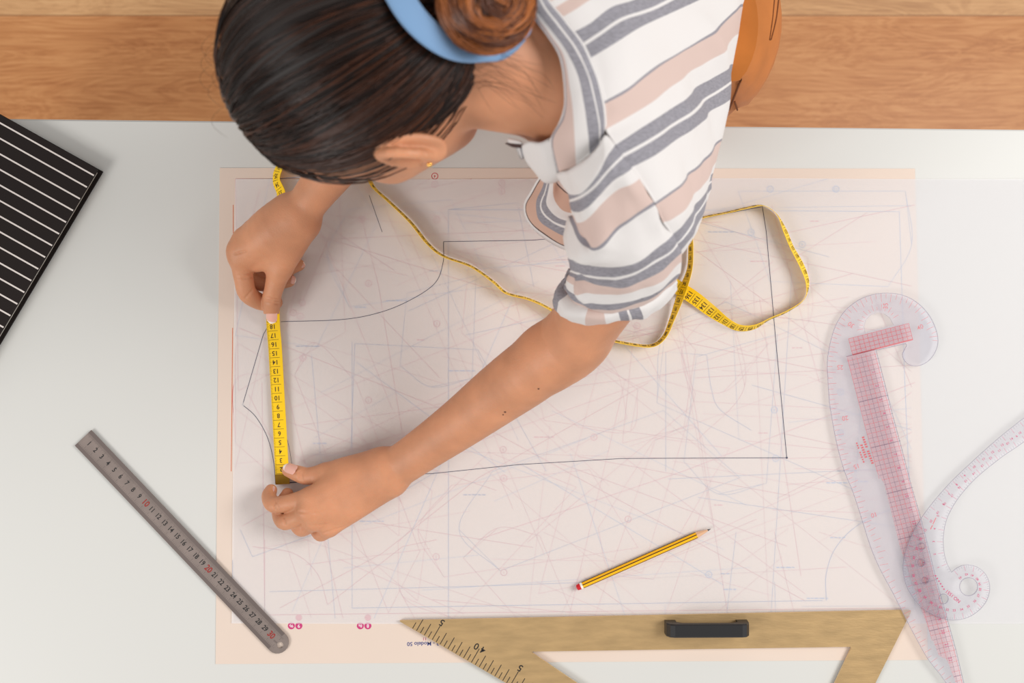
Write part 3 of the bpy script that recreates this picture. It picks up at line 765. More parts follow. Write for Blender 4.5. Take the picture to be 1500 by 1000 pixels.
def right_hand(g):
    K = {'i': (353, 380, .058, .0118), 'm': (349, 366, .061, .0112), 'r': (358, 350, .058, .0104), 'p': (371, 338, .050, .0094)}
    for f, w_ in (('i', (440, 322, .080, .017)), ('m', (432, 316, .082, .017)), ('r', (425, 312, .080, .0165)), ('p', (420, 310, .076, .016))):
        chain(g, [w_, ((w_[0]+K[f][0])/2, (w_[1]+K[f][1])/2, (w_[2]+K[f][2])/2+.006, .0145), K[f]], .012)
    chain(g, [(415, 345, .062, .015), (385, 362, .052, .013)], .012)
    chain(g, [(440, 330, .074, .0175), (424, 362, .066, .0165), (410, 392, .055, .0135)], .014)     # thumb metacarpal
    chain(g, [(400, 372, .058, .0120), (375, 384, .050, .0105)], .010)                               # web
    chain(g, [(410, 392, .055, .0128), (401, 424, .043, .0100), (398, 437, .036, .0100), (397.5, 463, .0215, .0080)], .005)
    chain(g, [(353, 380, .058, .0116), (357, 408, .050, .0103), (363, 430, .040, .0100), (384, 443, .022, .0088), (404, 443, .0125, .0074)], .003)
    chain(g, [(349, 368, .060, .0112), (358, 392, .042, .0098), (366, 410, .028, .0094), (395, 416, .0135, .0082), (423, 411, .0100, .0072)], .003)
    chain(g, [(357, 350, .057, .0104), (364, 374, .038, .0092), (375, 392, .022, .0088), (408, 398, .012, .0078), (438, 388, .0098, .0066)], .003)
    chain(g, [(371, 338, .050, .0094), (380, 356, .030, .0082), (392, 368, .018, .0078), (420, 372, .0085, .0062)], .003)
    for q, r in (((350, 378, .066), .0066), ((346, 364, .069), .0064), ((354, 347, .065), .0058), ((369, 334, .056), .0050)): g.ell(pp(*q), (r, r*1.1, r*.8), k=.009)
    for a_, e_ in (((425, 325, .094), (360, 376, .068)), ((418, 322, .094), (354, 362, .071)), ((412, 320, .090), (360, 347, .066))): g.cap(pp(*a_), pp(*e_), .0030, .0034, .006)
    g.ell(pp(412, 312, .086), (.006, .006, .005), k=.012)

def surf(g, px, py):
    for q in range(260):
        h = .13 - q*.0005; i = np.round((pp(px, py, h)-g.lo)/g.vox).astype(int)
        if np.any(i < 0) or np.any(i >= g.n): continue
        if g.g[tuple(i)] < 0: return pp(px, py, h)
    return None
def creases(g, lst):
    for (x0, y0_), (x1, y1_), r in lst:
        pr = None
        for q in range(7):
            t = q/6; p = surf(g, x0+(x1-x0)*t, y0_+(y1_-y0_)*t)
            if p is not None: p = p + np.array([0, 0, r*.35*(1+abs(2*t-1))])
            if p is not None and pr is not None and np.linalg.norm(p-pr) < .006: g.cap(pr, p, r, r, .0014, 'sub')
            pr = p
def left_creases(g): creases(g, [((441, 689), (443, 704), .0008), ((438, 689), (439, 703), .0007), ((402, 731), (408, 746), .0008), ((399, 733), (404, 747), .0007), ((416, 756), (418, 769), .0007), ((441, 768), (444, 780), .0007), ((430, 749), (470, 752), .0010), ((432, 771), (478, 768), .0009), ((466, 783), (505, 771), .0008)])
def right_creases(g): creases(g, [((388, 440), (408, 441), .0008), ((388, 444), (408, 445), .0009), ((389, 436), (407, 437), .0007), ((348, 404), (372, 399), .0009), ((350, 409), (370, 406), .0008), ((360, 436), (371, 424), .0009), ((343, 372), (360, 368), .0008)])
# head frame
cH = np.array([-.119, .207, T+.398])
u = np.array([-.93, -.05, .34]); u /= np.linalg.norm(u)
b_ = np.array([.30, .36, .87]); b_ -= u*(b_@u); b_ /= np.linalg.norm(b_)
l_ = np.cross(b_, u); 
if l_[1] > 0: l_ = -l_
HR = np.array([u, b_, l_])
def hp(uu, bb, ll): return cH + u*uu + b_*bb + l_*ll
C7 = np.array([.050, .199, T+.360])
def head(g):
    g.ell(cH, (.090, .096, .0765), HR, k=.01)
    g.ell(hp(-.040, -.040, 0), (.062, .052, .062), HR, k=.03)     # face
    g.ell(hp(-.076, -.052, 0), (.036, .030, .034), HR, k=.025)     # jaw
    g.cap(hp(-.103, -.074, -.006), hp(-.103, -.074, .006), .012, .012, .02)
    for s_ in (-1, 1):
        g.cap(hp(-.048, -.014, s_*.042), hp(-.092, -.060, s_*.018), .011, .010, .018)
        g.ell(hp(-.040, -.070, s_*.042), (.014, .016, .015), HR, k=.02)      # cheek bone
        g.ell(hp(-.012, -.092, s_*.031), (.013, .010, .015), HR, k=.008, mode='sub')
        g.cap(hp(.008, -.088, s_*.015), hp(.006, -.080, s_*.045), .006, .005, .012)
        g.ell(hp(-.014, -.081, s_*.031), (.0115, .0115, .0115), HR, k=.003)
        g.ell(hp(-.049, -.103, s_*.011), (.006, .007, .007), HR, k=.006)
    g.cap(hp(-.006, -.092, 0), hp(-.045, -.112, 0), .005, .0085, .01)
    g.cap(hp(-.069, -.097, -.018), hp(-.069, -.097, .018), .0042, .0042, .005); g.cap(hp(-.069, -.100, -.008), hp(-.069, -.100, .008), .0045, .0045, .005)
    g.cap(hp(-.077, -.096, -.014), hp(-.077, -.096, .014), .0052, .0052, .006)
    for s_ in (1, -1):    # ear: helix ring, antihelix, lobe, bowl
        def E(a, b, o=0): return hp(-.029+a*.74, .006+b*.98, s_*(.0785+o+max(0, b)*.25))
        g.ell(E(0, .004, -.002), (.030, .017, .006), HR, k=.006)
        n = 14; pr = None
        for i in range(n+1):
            t = math.radians(-70 + 290*i/n); p = E(.026*math.sin(t)*1.05, .015*math.cos(t)+.004*math.sin(t), .004+.006*math.cos(t)*.5)
            if pr is not None: g.cap(pr, p, .0034, .0034, .003)
            pr = p
        g.cap(E(.012, .010, .004), E(-.012, .008, .004), .003, .003, .004)
        g.ell(E(-.028, -.002, .002), (.009, .008, .0048), HR, k=.006)
        g.ell(E(-.004, -.002, .006), (.010, .007, .006), HR, k=.004, mode='sub')
        g.cap(E(-.012, -.009, .001), E(.0, -.011, .001), .004, .003, .004)
def neck(g):
    g.cap(hp(-.045, .012, 0), C7, .046, .045, .012)
    g.cap(hp(-.03, .045, 0), C7+np.array([.0, .01, .0]), .034, .038, .015)
    g.cap(C7, C7+np.array([.05, .05, -.085]), .045, .060, .015)
    g.cap(C7, pp(880, 250, .325), .043, .032, .02)       # left trapezius
    g.cap(C7, pp(820, 20, .325), .043, .040, .02)
def torso(g):
    g.cap(C7+np.array([.03, .03, -.10]), np.array([.13, .30, T+.10]), .070, .080, .02)
    g.cap(np.array([.13, .30, T+.10]), np.array([.15, .385, T-.03]), .080, .10, .02)
    g.cap(C7+np.array([.03, .0, -.09]), pp(905, 300, .28), .05, .035, .02); g.cap(pp(905, 300, .28), pp(925, 350, .28), .034, .034, .01)
    g.cap(pp(820, 20, .325), pp(770, -10, .29), .040, .036, .02); g.cap(pp(770, -10, .29), pp(600, 92, .20), .036, .032, .02)
    g.cap(pp(925, 350, .28), pp(896, 412, .23), .034, .034, .01)

M_skin = mat('skin', (205, 143, 107), rough=.48, spec=.4, sss=.2, noise_scale=26, noise_amt=.06, bump=.25, bump_scale=700)
M_mole = mat('mole', (96, 56, 40), rough=.7)
M_nail = mat('fingernail', (232, 178, 162), rough=.25, spec=.5, sss=.2); M_nailtip = mat('nail_tip', (246, 232, 222), rough=.3)
person = empty('person', (.14, .37, 0)); tag(person, 'woman in striped blouse and rust trousers leaning over the table, holding the tape measure', 'person')
blocks = []
g = SDF(pp(375, 815, -.002)*[1, 1, 1], (pp(905, 455, .19)[0], pp(905, 455, .19)[1], T+.235), .0011)
g.lo[0] = min(g.lo[0], -.29)
def block(fn, lo, hi, vox):
    g = SDF(lo, hi, vox)
    for f in fn: f(g)
    return g.mesh()
blocks.append(block([left_arm, left_hand, left_creases], (-.300, -.235, T+.0008), (.115, .070, T+.255), .0009))
blocks.append(block([right_arm, right_hand, right_creases], (-.320, .030, T+.0008), (-.10, .290, T+.225), .0009))
blocks.append(block([head, neck], (-.25, .075, T+.24), (.135, .36, T+.53), .0016))
blocks.append(block([torso], (-.14, .00, T-.18), (.34, .55, T+.40), .004))
body = MB()
for pts, quads in blocks:
    # outward orientation check
    v0, v1, v2 = pts[quads[:, 0]], pts[quads[:, 1]], pts[quads[:, 2]]
    n = np.cross(v1-v0, v2-v0); vol = np.einsum('ij,ij->', n, v0-pts.mean(0))
    if vol < 0: quads = quads[:, ::-1]
    # gentle smoothing
    m = len(pts)
    for it in range(2):
        acc = np.zeros_like(pts); cnt = np.zeros(m)
        for k in range(4):
            np.add.at(acc, quads[:, k], pts[quads[:, (k+1) % 4]]); np.add.at(cnt, quads[:, k], 1)
            np.add.at(acc, quads[:, k], pts[quads[:, (k-1) % 4]]); np.add.at(cnt, quads[:, k], 1)
        pts = pts*.5 + .5*acc/np.maximum(cnt, 1)[:, None]
    body.add(pts.tolist(), quads.tolist(), M_skin, True)
# legs and feet inside the trousers and shoes
hipc = Vector((.145, .385, T-.03))
for s_ in (-1, 1):
    hx = hipc + Vector((.06*s_, -.02*s_, -.06)); body.tube([hx, hx+Vector((0, .02, -.36)), hx+Vector((0, .04, -.40)), hx+Vector((.0, .05, -.76))], [.075, .052, .05, .034], M_skin, n=20)
    fx = hx+Vector((.0, .05, -.76)); body.ellipsoid(fx+Vector((-.05, -.03, -.01)), Matrix.Rotation(math.radians(30), 3, 'Z'), (.11, .038, .028), M_skin)
from mathutils.bvhtree import BVHTree
bvh = BVHTree.FromPolygons([Vector(v) for v in body.v], body.f)
for x, y, r in ((789, 569, .0010), (740, 603, .0011), (737, 607, .0008)):
    o_ = Vector((0, 0, T+D)); d_ = (P(x, y, 0)-o_).normalized(); hit = bvh.ray_cast(o_, d_)
    if hit[0]: body.ellipsoid(hit[0], None, (r, r, r*.6), M_mole, 12, 8)
bo = body.build('body', person, origin=(.14, .37, T))
def nail(base, tip, updir, w, mode=True):
    """nail plate: curved patch on the back of a fingertip"""
    base = Vector(base); tip = Vector(tip); d = (tip-base); L = d.length; d.normalize(); up = Vector(updir); up = (up - d*up.dot(d)).normalized(); sd = d.cross(up)
    m = MB(); nu, nv = 10, 12; vs = []
    for j in range(nv+1):
        t = j/nv; ww = w*(1-.12*abs(.5-t)) * (math.sqrt(max(0, 1-((t-.62)/.40)**2)) if t > .62 else (1 if t > .15 else math.sqrt(max(.15, 1-((.15-t)/.15)**2))))
        for i in range(nu+1):
            a = -1+2*i/nu; vs.append(base + d*L*t + sd*ww*a + up*(-.34*ww*a*a*1.0 - .0006*(t-.5)**2*4))
    for j in range(nv):
        for i in range(nu):
            q = j*(nu+1)+i; m.add([vs[q], vs[q+1], vs[q+nu+2], vs[q+nu+1]], [(0, 1, 2, 3)], M_nailtip if j >= nv-2 else M_nail, True)
    return m.build('fingernail', bo, origin=base)
nail(pp(397.5, 456.5, .0345), pp(396.5, 474.5, .0225), (0, -.15, 1), .0062)
nail(pp(433, 688, .0345), pp(415, 681.5, .0265), (-.1, .55, 1), .0058)
nail(pp(427, 409, .017), pp(434, 411, .0135), (.3, .1, 1), .0045)
nail(pp(439, 388, .0155), pp(446, 384, .0125), (.2, .3, 1), .0042)
nail(pp(395, 723, .026), pp(398, 712, .0185), (-.6, .2, .8), .0048)

# ------------------------------------------------------------ hair
def hair_mat(name, base, tipc, rough=.38):
    m = bpy.data.materials.new(name); m.use_nodes = True; nt = m.node_tree; N = nt.nodes; L = nt.links; b = N['Principled BSDF']
    at = N.new('ShaderNodeAttribute'); at.attribute_name = 'shade'
    cr = N.new('ShaderNodeValToRGB'); e = cr.color_ramp.elements; e[0].color = lin(base); e[1].color = lin(tipc); e[0].position = .25; e[1].position = 1
    L.new(at.outputs['Fac'], cr.inputs[0]); L.new(cr.outputs[0], b.inputs['Base Color'])
    b.inputs['Roughness'].default_value = rough; b.inputs['Specular IOR Level'].default_value = .45; b.inputs['Anisotropic'].default_value = .5
    return m
M_hair = hair_mat('dark_brown_hair', (30, 17, 12), (112, 62, 36), .36); M_scalp = mat('hair_underlayer', (32, 20, 15), rough=.6)
M_bun = hair_mat('auburn_hair', (92, 46, 20), (205, 122, 62), .34)
HA = np.array([.097, .108, .082])     # hair surface radii (u, b, l)
BUN = pp(712, 4, .482)
def to_head(p): return HR @ (np.array(p)-cH)
def on_hair(d, r=1.0): # d: direction in head frame
    d = d/np.linalg.norm(d); k = 1/np.sqrt(((d/HA)**2).sum()); return cH + (d*k*r) @ HR
dB = to_head(BUN); dB = dB/np.linalg.norm(dB)
dB = np.array([-.70, .70, -.02]); dB /= np.linalg.norm(dB)
def strands(mb, curves, rad, m, shades, n=3):
    V = []; Fc = []; sh = []
    for c, s_ in zip(curves, shades):
        k = len(c); d = np.gradient(c, axis=0); d /= np.maximum(1e-9, np.linalg.norm(d, axis=1))[:, None]
        ref = np.array([.13, .77, .62]); x = np.cross(d, ref); x /= np.maximum(1e-9, np.linalg.norm(x, axis=1))[:, None]; y = np.cross(d, x)
        o = len(V); t = np.linspace(0, 1, k); rr = rad*np.minimum(1, np.minimum(t*8+.15, (1-t)*8+.15))
        for i in range(k):
            for j in range(n):
                a = 2*math.pi*j/n; V.append(c[i]+(x[i]*math.cos(a)+y[i]*math.sin(a))*rr[i]); sh.append(s_)
        for i in range(k-1):
            for j in range(n): Fc.append((o+i*n+j, o+i*n+(j+1) % n, o+(i+1)*n+(j+1) % n, o+(i+1)*n+j))
    o = len(mb.v); mb.add(V, Fc, m, True); mb.shade = getattr(mb, 'shade', {}); mb.shade[o] = sh
def set_shade(ob, mb):
    at = ob.data.attributes.new('shade', 'FLOAT', 'POINT'); arr = np.full(len(mb.v), .3, np.float32)
    for o, sh in mb.shade.items(): arr[o:o+len(sh)] = sh
    at.data.foreach_set('value', arr)
hair = MB(); hair.shade = {}
# hairline in the head frame: angle around the (u) axis from the face midline (-b) through left (l) to nape (+b)
def hairline(phi):
    """phi 0 = forehead midline, 90 = above the ear, 180 = nape; returns polar direction"""
    p = abs(phi); tab = [(0, 44), (35, 45), (58, 44), (74, 52), (86, 64), (93, 82), (103, 106), (125, 129), (180, 144)]
    for (a, x), (b, y) in zip(tab, tab[1:]):
        if a <= p <= b: th = x+(y-x)*(p-a)/(b-a); break
    th = math.radians(th); ph = math.radians(phi)
    return np.array([math.cos(th), -math.sin(th)*math.cos(ph), math.sin(th)*math.sin(ph)])
# under layer: grid from the hairline to the vertex, thickness following the skull
vs = []; nph, nth = 96, 26
for j in range(nth+1):
    for i in range(nph):
        hd = hairline(-180+360*i/nph); th0 = math.acos(hd[0]); ph = math.atan2(hd[2], -hd[1])
        th = th0*(1-j/nth)
        d = np.array([math.cos(th), -math.sin(th)*math.cos(ph), math.sin(th)*math.sin(ph)])
        vs.append(on_hair(d, .972 if j > 1 else (.985 if j else .95)))
hair.add(vs, [(j*nph+i, j*nph+(i+1) % nph, (j+1)*nph+(i+1) % nph, (j+1)*nph+i) for j in range(nth) for i in range(nph)], M_scalp, True)
curves = []; shades = []
def slerp(a, b, t):
    w_ = math.acos(max(-1, min(1, float(a@b)))); return (math.sin((1-t)*w_)*a+math.sin(t*w_)*b)/max(1e-6, math.sin(w_))
clump = [(random.uniform(-180, 180), random.uniform(-1, 1), random.random()) for _ in range(150)]
NS = 7000
for i in range(NS):
    phi = random.uniform(-178, 178); cl = min(clump, key=lambda c: abs(c[0]-phi))
    phi2 = phi + (cl[0]-phi)*.35
    s0 = hairline(phi2); s0 = s0/np.linalg.norm(s0)
    lay = random.random()
    start = random.random()**1.6*.35 if random.random() < .55 else 0
    k = 18; c = []
    j1 = random.gauss(0, .05); j2 = random.gauss(0, .04); top = random.gauss(0, .010)
    end = dB + np.array([j1, abs(j1)*.2, j2]); end /= np.linalg.norm(end)
    side_ = np.cross(s0, end); side_ /= max(1e-6, np.linalg.norm(side_)); bow = cl[1]*.11+random.gauss(0, .04) + .10*math.sin(math.radians(phi2))
    # hair is swept up over the crown before it turns to the nape
    crown = np.array([.62, .45, 0])
    for q in range(k):
        t = start + (1-start)*q/(k-1); d = slerp(s0, end, t)
        d = d + side_*bow*math.sin(math.pi*t) + crown*.28*math.sin(math.pi*t)*max(0, math.cos(math.radians(phi2)))
        r = .972 + .036*min(1, t*6+.15)*(.35+.65*lay) + top*math.sin(math.pi*t) + .012*math.sin(cl[2]*40+t*5)*math.sin(math.pi*t)
        if t > .9: r -= (t-.9)*.2
        c.append(on_hair(d, r))
    curves.append(np.array(c)); shades.append(min(1, max(0, .10+.40*cl[2]+random.gauss(0, .12)+.25*lay*(random.random() < .25))))
strands(hair, curves, .00052, M_hair, shades)
# fine loose hairs at the nape and temple
wisps = []; wsh = []
for i in range(34):
    a = pp(random.uniform(690, 735), random.uniform(60, 150), .46); b = a + np.array([random.uniform(.01, .05), random.uniform(-.035, .0), random.uniform(-.03, -.01)])
    mid = (a+b)/2 + np.array([random.gauss(0, .006), random.gauss(.0, .006), .004])
    c = catmull([a-np.array([.01, 0, .01]), a, mid, b], 5)
    # keep hairs on the neck surface
    out = []
    for p in c:
        ax_ = C7-hp(-.045, .015, 0); t = np.clip(((p-hp(-.045, .015, 0))@ax_)/(ax_@ax_), 0, 1); q = hp(-.045, .015, 0)+ax_*t; v = p-q; L_ = np.linalg.norm(v); out.append(q+v/L_*max(.0565, min(L_, .060)))
    wisps.append(np.array(out)); wsh.append(.6)
for i in range(26):
    s0 = hairline(random.uniform(20, 95)); d1 = s0 + np.array([random.uniform(-.25, .1), random.uniform(-.05, .25), .05])
    c = [on_hair(s0*(1-t)+d1*t, .95+.05*math.sin(t*3)+.02*random.random()*t) for t in np.linspace(0, 1, 8)]; wisps.append(np.array(c)); wsh.append(.5)
for i in range(7):
    c0_ = pp(random.uniform(316, 335), random.uniform(70, 180), .40); c = [c0_ + np.array([-.012*math.sin(t*3), .012*(t-.5)*2, 0]) for t in np.linspace(0, 1, 8)]; wisps.append(np.array(c)); wsh.append(.5)
strands(hair, wisps, .00012, M_hair, wsh)
ho = hair.build('hair', person, origin=cH); set_shade(ho, hair)
# bun
bun = MB(); bun.shade = {}
zb = np.array([.22, -.04, .97]); zb /= np.linalg.norm(zb); xb = np.cross([0, 1, 0], zb); xb /= np.linalg.norm(xb); yb = np.cross(zb, xb)
BR = .0315
bun.ellipsoid(BUN, Matrix([[xb[0], yb[0], zb[0]], [xb[1], yb[1], zb[1]], [xb[2], yb[2], zb[2]]]), (BR*.93, BR*.93, BR*.80), M_scalp, 32, 20)
curves = []; shades = []
for i in range(1500):
    cl = random.randint(0, 13); base = (cl+.5)/14
    lat = base*1.25 - .12 + random.gauss(0, .035)       # 0 = crown of the bun, towards 1 = its base
    a0 = random.uniform(0, 6.28); span = random.uniform(1.2, 3.2); k = 16; c = []; wob = random.gauss(0, .03); lay = random.random()
    for q in range(k):
        t = q/(k-1); a = a0+span*t; th = (lat + .10*math.sin(a*1.0+cl) + .10*t + wob*math.sin(a*3))*math.pi*.62
        bulge = 1+.05*math.cos(math.pi*2*(lat*14-cl*1.25)) ; groove = .93+.07*abs(math.sin(math.pi*14*(lat+.12)/1.25/2+.4*math.sin(a)))
        r = BR*(groove+.05*lay)
        c.append(BUN + xb*r*math.sin(th)*math.cos(a)*1.04 + yb*r*math.sin(th)*math.sin(a)*1.04 + zb*r*.86*math.cos(th))
    curves.append(np.array(c)); shades.append(min(1, max(0, random.gauss(.35+.3*math.sin(cl*2.4), .2))))
strands(bun, curves, .00055, M_bun, shades)
bu = bun.build('hair_bun', person, origin=BUN); set_shade(bu, bun)
# headband: wide cloth strip wrapped round the back of the head below the bun
M_band_ = mat('blue_cloth', (120, 156, 196), rough=.75, sheen=.2, bump=.15, bump_scale=1500)
M_blush = None
def sweep_strip(mb, cen, wdir, w, m, th=.0014, prof=.0015, nw=6):
    vs = []; k = len(cen)
    for i in range(k):
        wi = w[i] if hasattr(w, '__len__') else w
        nn = np.cross(wdir[i], cen[min(i+1, k-1)]-cen[max(i-1, 0)]); nn /= np.linalg.norm(nn)
        for s_ in (1, -1):
            for j in range(nw+1):
                a = (-1+2*j/nw)*s_; vs.append(cen[i]+wdir[i]*wi*a/2 + nn*(s_*th/2 + prof*(1-a*a)))
    n = 2*(nw+1); mb.add(vs, [(i*n+j, i*n+(j+1) % n, (i+1)*n+(j+1) % n, (i+1)*n+j) for i in range(k-1) for j in range(n)], m, True)
hb = MB()
ring = [(570, -40, .500), (584, -8, .500), (603, 22, .498), (628, 48, .492), (655, 66, .480), (682, 74, .466), (706, 76, .452), (735, 74, .436), (765, 52, .425)]
cen = catmull([pp(*p) for p in ring], 6)
wd = []
for i in range(len(cen)):
    t_ = cen[min(i+1, len(cen)-1)]-cen[max(i-1, 0)]; t_ /= np.linalg.norm(t_)
    nr = cen[i]-(cH+np.array([.03, 0, -.02])); nr /= np.linalg.norm(nr); w_ = np.cross(t_, nr); wd.append(w_/np.linalg.norm(w_))
ws = np.interp(np.linspace(0, 1, len(cen)), [0, .3, .6, .8, 1], [.0185, .018, .0165, .013, .012])
sweep_strip(hb, cen, wd, ws, M_band_)
ring2 = [(740, 68, .445), (762, 56, .438), (771, 44, .434), (774, 20, .44)]
cen = catmull([pp(*p) for p in ring2], 6); wd = [np.array([.5, -.2, .8])]*len(cen); wd = [w_/np.linalg.norm(w_) for w_ in wd]
sweep_strip(hb, cen, wd, .012, M_band_)
hb.build('headband', person, origin=pp(600, 20, .48))
# earring
M_goldj = mat('gold_jewellery', (255, 200, 110), rough=.12, metal=1.0)
er = MB(); er.ellipsoid(hp(-.0475, -.001, .0855), None, (.0022, .0022, .0022), M_goldj, 14, 10); er.build('earring', bo, origin=hp(-.0475, -.001, .0855))

# ------------------------------------------------------------ blouse
def cloth(name, col, weave=None):
    m = mat(name, col, rough=.85, spec=.2, sheen=.15, bump=.25, bump_scale=1800)
    b = m.node_tree.nodes['Principled BSDF']; return m
C_W = cloth('blouse_white', (226, 221, 219)); C_G = mat('blouse_grey_stripe', (148, 145, 152), rough=.85, spec=.2, noise_scale=240, noise_amt=.10, stretch=(1, 5, 1), bump=.25, bump_scale=1800)
C_P = cloth('blouse_pink_stripe', (212, 187, 178)); C_T = cloth("blouse_thin_line", (146, 142, 150)); C_K = cloth('blouse_stitch', (80, 62, 60)); C_B = cloth('blouse_inside_pink', (205, 168, 150))
def cloth_grid(mb, rows, mats_, nu=4, nv=5, th=.0009, amp=.0012, freq=60, seed=0, raw=False, folds=()):
    """rows: curves of (px,py,h) points, all of equal length; mats_[i] fills the gap between row i and i+1"""
    R3 = [np.array([p if raw else pp(*p) for p in r]) for r in rows]
    fine = [catmull(r, nv) for r in R3]           # along the stripes
    n = len(fine[0]); st = np.stack(fine)         # rows x n x 3
    V = []; idx = []; nr = len(fine)
    for i in range(nr-1):
        a = st[max(i-1, 0)]; b = st[i]; c = st[i+1]; d = st[min(i+2, nr-1)]
        ga = np.linalg.norm(b-a, axis=1).mean()+1e-6; gb = np.linalg.norm(c-b, axis=1).mean()+1e-6; gc = np.linalg.norm(d-c, axis=1).mean()+1e-6
        m1 = (c-a)/(ga+gb)*gb if i > 0 else (c-b); m2 = (d-b)/(gb+gc)*gb if i < nr-2 else (c-b)
        k = nu if gb > .008 else 1
        for q in range(k):
            t = q/k; V.append(b*(2*t**3-3*t*t+1)+m1*(t**3-2*t*t+t)+c*(-2*t**3+3*t*t)+m2*(t**3-t*t)); idx.append(i)
    V.append(st[-1]); V = np.stack(V); nR = len(V)
    du = np.gradient(V, axis=0); dv = np.gradient(V, axis=1); nn = np.cross(du, dv); nn /= np.maximum(1e-12, np.linalg.norm(nn, axis=2))[..., None]
    if nn[..., 2].mean() < 0: nn = -nn; flip = True
    else: flip = False
    off = np.zeros(V.shape[:2])
    for i in range(nR):
        for j in range(n):
            p = V[i, j]
            for (fa, fb, fr, fh) in folds:
                fa_, fb_ = fa, fb; ab = fb_-fa_; t_ = min(1, max(0, float((p-fa_)@ab/(ab@ab)))); dd = np.linalg.norm(p-fa_-ab*t_); off[i, j] += fh*math.exp(-(dd/fr)**2)*math.sin(math.pi*min(1, max(0, .08+.84*t_)))
            off[i, j] += amp*(noise.noise(Vector(p)*freq+Vector((seed, 0, 0)))+.2*noise.noise(Vector(p)*freq*2.3))
    V = V + nn*off[..., None]
    top = V.reshape(-1, 3); bot = (V-nn*th).reshape(-1, 3); N_ = nR*n
    vs = np.vstack([top, bot]).tolist()
    for i in range(nR-1):
        fs = []
        for j in range(n-1):
            q = (i*n+j, (i+1)*n+j, (i+1)*n+j+1, i*n+j+1)
            if flip: q = q[::-1]
            fs.append(q); fs.append(tuple(x+N_ for x in q[::-1]))
        for j, s_ in ((0, 1), (n-1, -1)):
            q = (i*n+j, (i+1)*n+j, (i+1)*n+j+N_, i*n+j+N_); fs.append(q)
        o = len(mb.v)
        if i == 0: base = o; mb.v.extend([tuple(v) for v in vs])
        k = mb.mi(mats_[idx[i]])
        for f in fs: mb.f.append(tuple(x+base for x in f)); mb.m.append(k); mb.sm.append(True)
    for i in (0, nR-1):
        k = mb.mi(mats_[0 if i == 0 else -1])
        for j in range(n-1): mb.f.append(tuple(x+base for x in (i*n+j, i*n+j+1, i*n+j+1+N_, i*n+j+N_))); mb.m.append(k); mb.sm.append(True)

def backrow(pts, hs_, he, tail=True):
    k = len(pts); L_ = [0]
    for a, b in zip(pts, pts[1:]): L_.append(L_[-1]+math.hypot(b[0]-a[0], b[1]-a[1]))
    r = [(x, y, hs_+(he-hs_)*(L_[i]/L_[-1])**1.7) for i, (x, y) in enumerate(pts)]
    x, y = pts[-1]
    r += [(x-3, y+1, he-.06), (x-20, y+4, he-.12)]
    return r
E_ = .235
back = [
 backrow([(770, -75), (810, -95), (860, -120), (930, -150), (1000, -190), (1060, -240)], .40, E_-.03),
 backrow([(778, -35), (815, -55), (860, -85), (930, -115), (1010, -160), (1085, -210)], .425, E_-.03),   # grey
 backrow([(788, -8), (810, -25), (850, -50), (920, -85), (1010, -130), (1095, -180)], .428, E_-.03),
 backrow([(797, 8), (822, -6), (850, -22), (915, -60), (1010, -110), (1100, -155)], .43, E_-.03),   # pink ...
 backrow([(803, 18), (828, 2), (860, -15), (925, -52), (1015, -100), (1102, -145)], .43, E_-.03),
 backrow([(818, 28), (842, 14), (870, -4), (930, -38), (1018, -85), (1102, -128)], .43, E_-.03),
 backrow([(838, 48), (866, 32), (898, 9), (945, -8), (1025, -60), (1100, -100)], .43, E_-.02),    # grey1
 backrow([(850, 65), (880, 45), (912, 25), (965, 6), (1035, -35), (1097, -70)], .43, E_-.02),
 backrow([(853, 69), (883, 49), (915, 29), (968, 10), (1038, -31), (1097, -66)], .43, E_-.02),
 backrow([(865, 85), (898, 65), (938, 40), (985, 18), (1045, -10), (1095, -38)], .43, E_-.02),    # white
 backrow([(884, 149), (920, 128), (958, 98), (1000, 75), (1042, 46), (1084, 8)], .425, E_),
 backrow([(885, 152), (921, 131), (959, 101), (1001, 78), (1043, 49), (1084, 12)], .425, E_),     # pink
 backrow([(888, 189), (932, 164), (975, 132), (1012, 108), (1046, 84), (1079, 52)], .42, E_),
 backrow([(902, 212), (940, 187), (980, 160), (1014, 136), (1044, 114), (1072, 95)], .42, E_),
 backrow([(911, 226), (950, 204), (985, 181), (1018, 157), (1046, 136), (1070, 119)], .418, E_),
 backrow([(914, 230), (952, 208), (987, 185), (1020, 161), (1047, 140), (1070, 123)], .417, E_),
 backrow([(925, 245), (960, 226), (993, 204), (1022, 182), (1047, 162), (1068, 146)], .41, E_),
 backrow([(960, 297), (980, 283), (1000, 268), (1020, 246), (1040, 223), (1057, 203)], .39, E_),
 backrow([(962, 300), (982, 286), (1002, 270), (1022, 248), (1041, 226), (1056, 207)], .389, E_),
 backrow([(974, 327), (990, 317), (1006, 303), (1023, 281), (1038, 258), (1049, 238)], .372, E_),
 backrow([(984, 344), (998, 332), (1011, 317), (1024, 298), (1036, 275), (1045, 254)], .355, E_),
 backrow([(991, 359), (1001, 350), (1012, 334), (1023, 313), (1033, 291), (1042, 266)], .34, E_),
 backrow([(992, 361), (1003, 352), (1014, 336), (1024, 315), (1034, 293), (1042, 269)], .339, E_),
 backrow([(996, 370), (1008, 356), (1018, 342), (1026, 322), (1034, 300), (1041, 278)], .32, E_-.01),
 backrow([(985, 380), (998, 368), (1008, 350), (1018, 328), (1026, 305), (1034, 280)], .26, E_-.05),
 backrow([(950, 350), (965, 340), (980, 322), (990, 300), (1000, 280), (1010, 262)], .22, E_-.07),
 backrow([(900, 300), (915, 290), (930, 272), (945, 250), (965, 230), (980, 212)], .19, E_-.09),
]
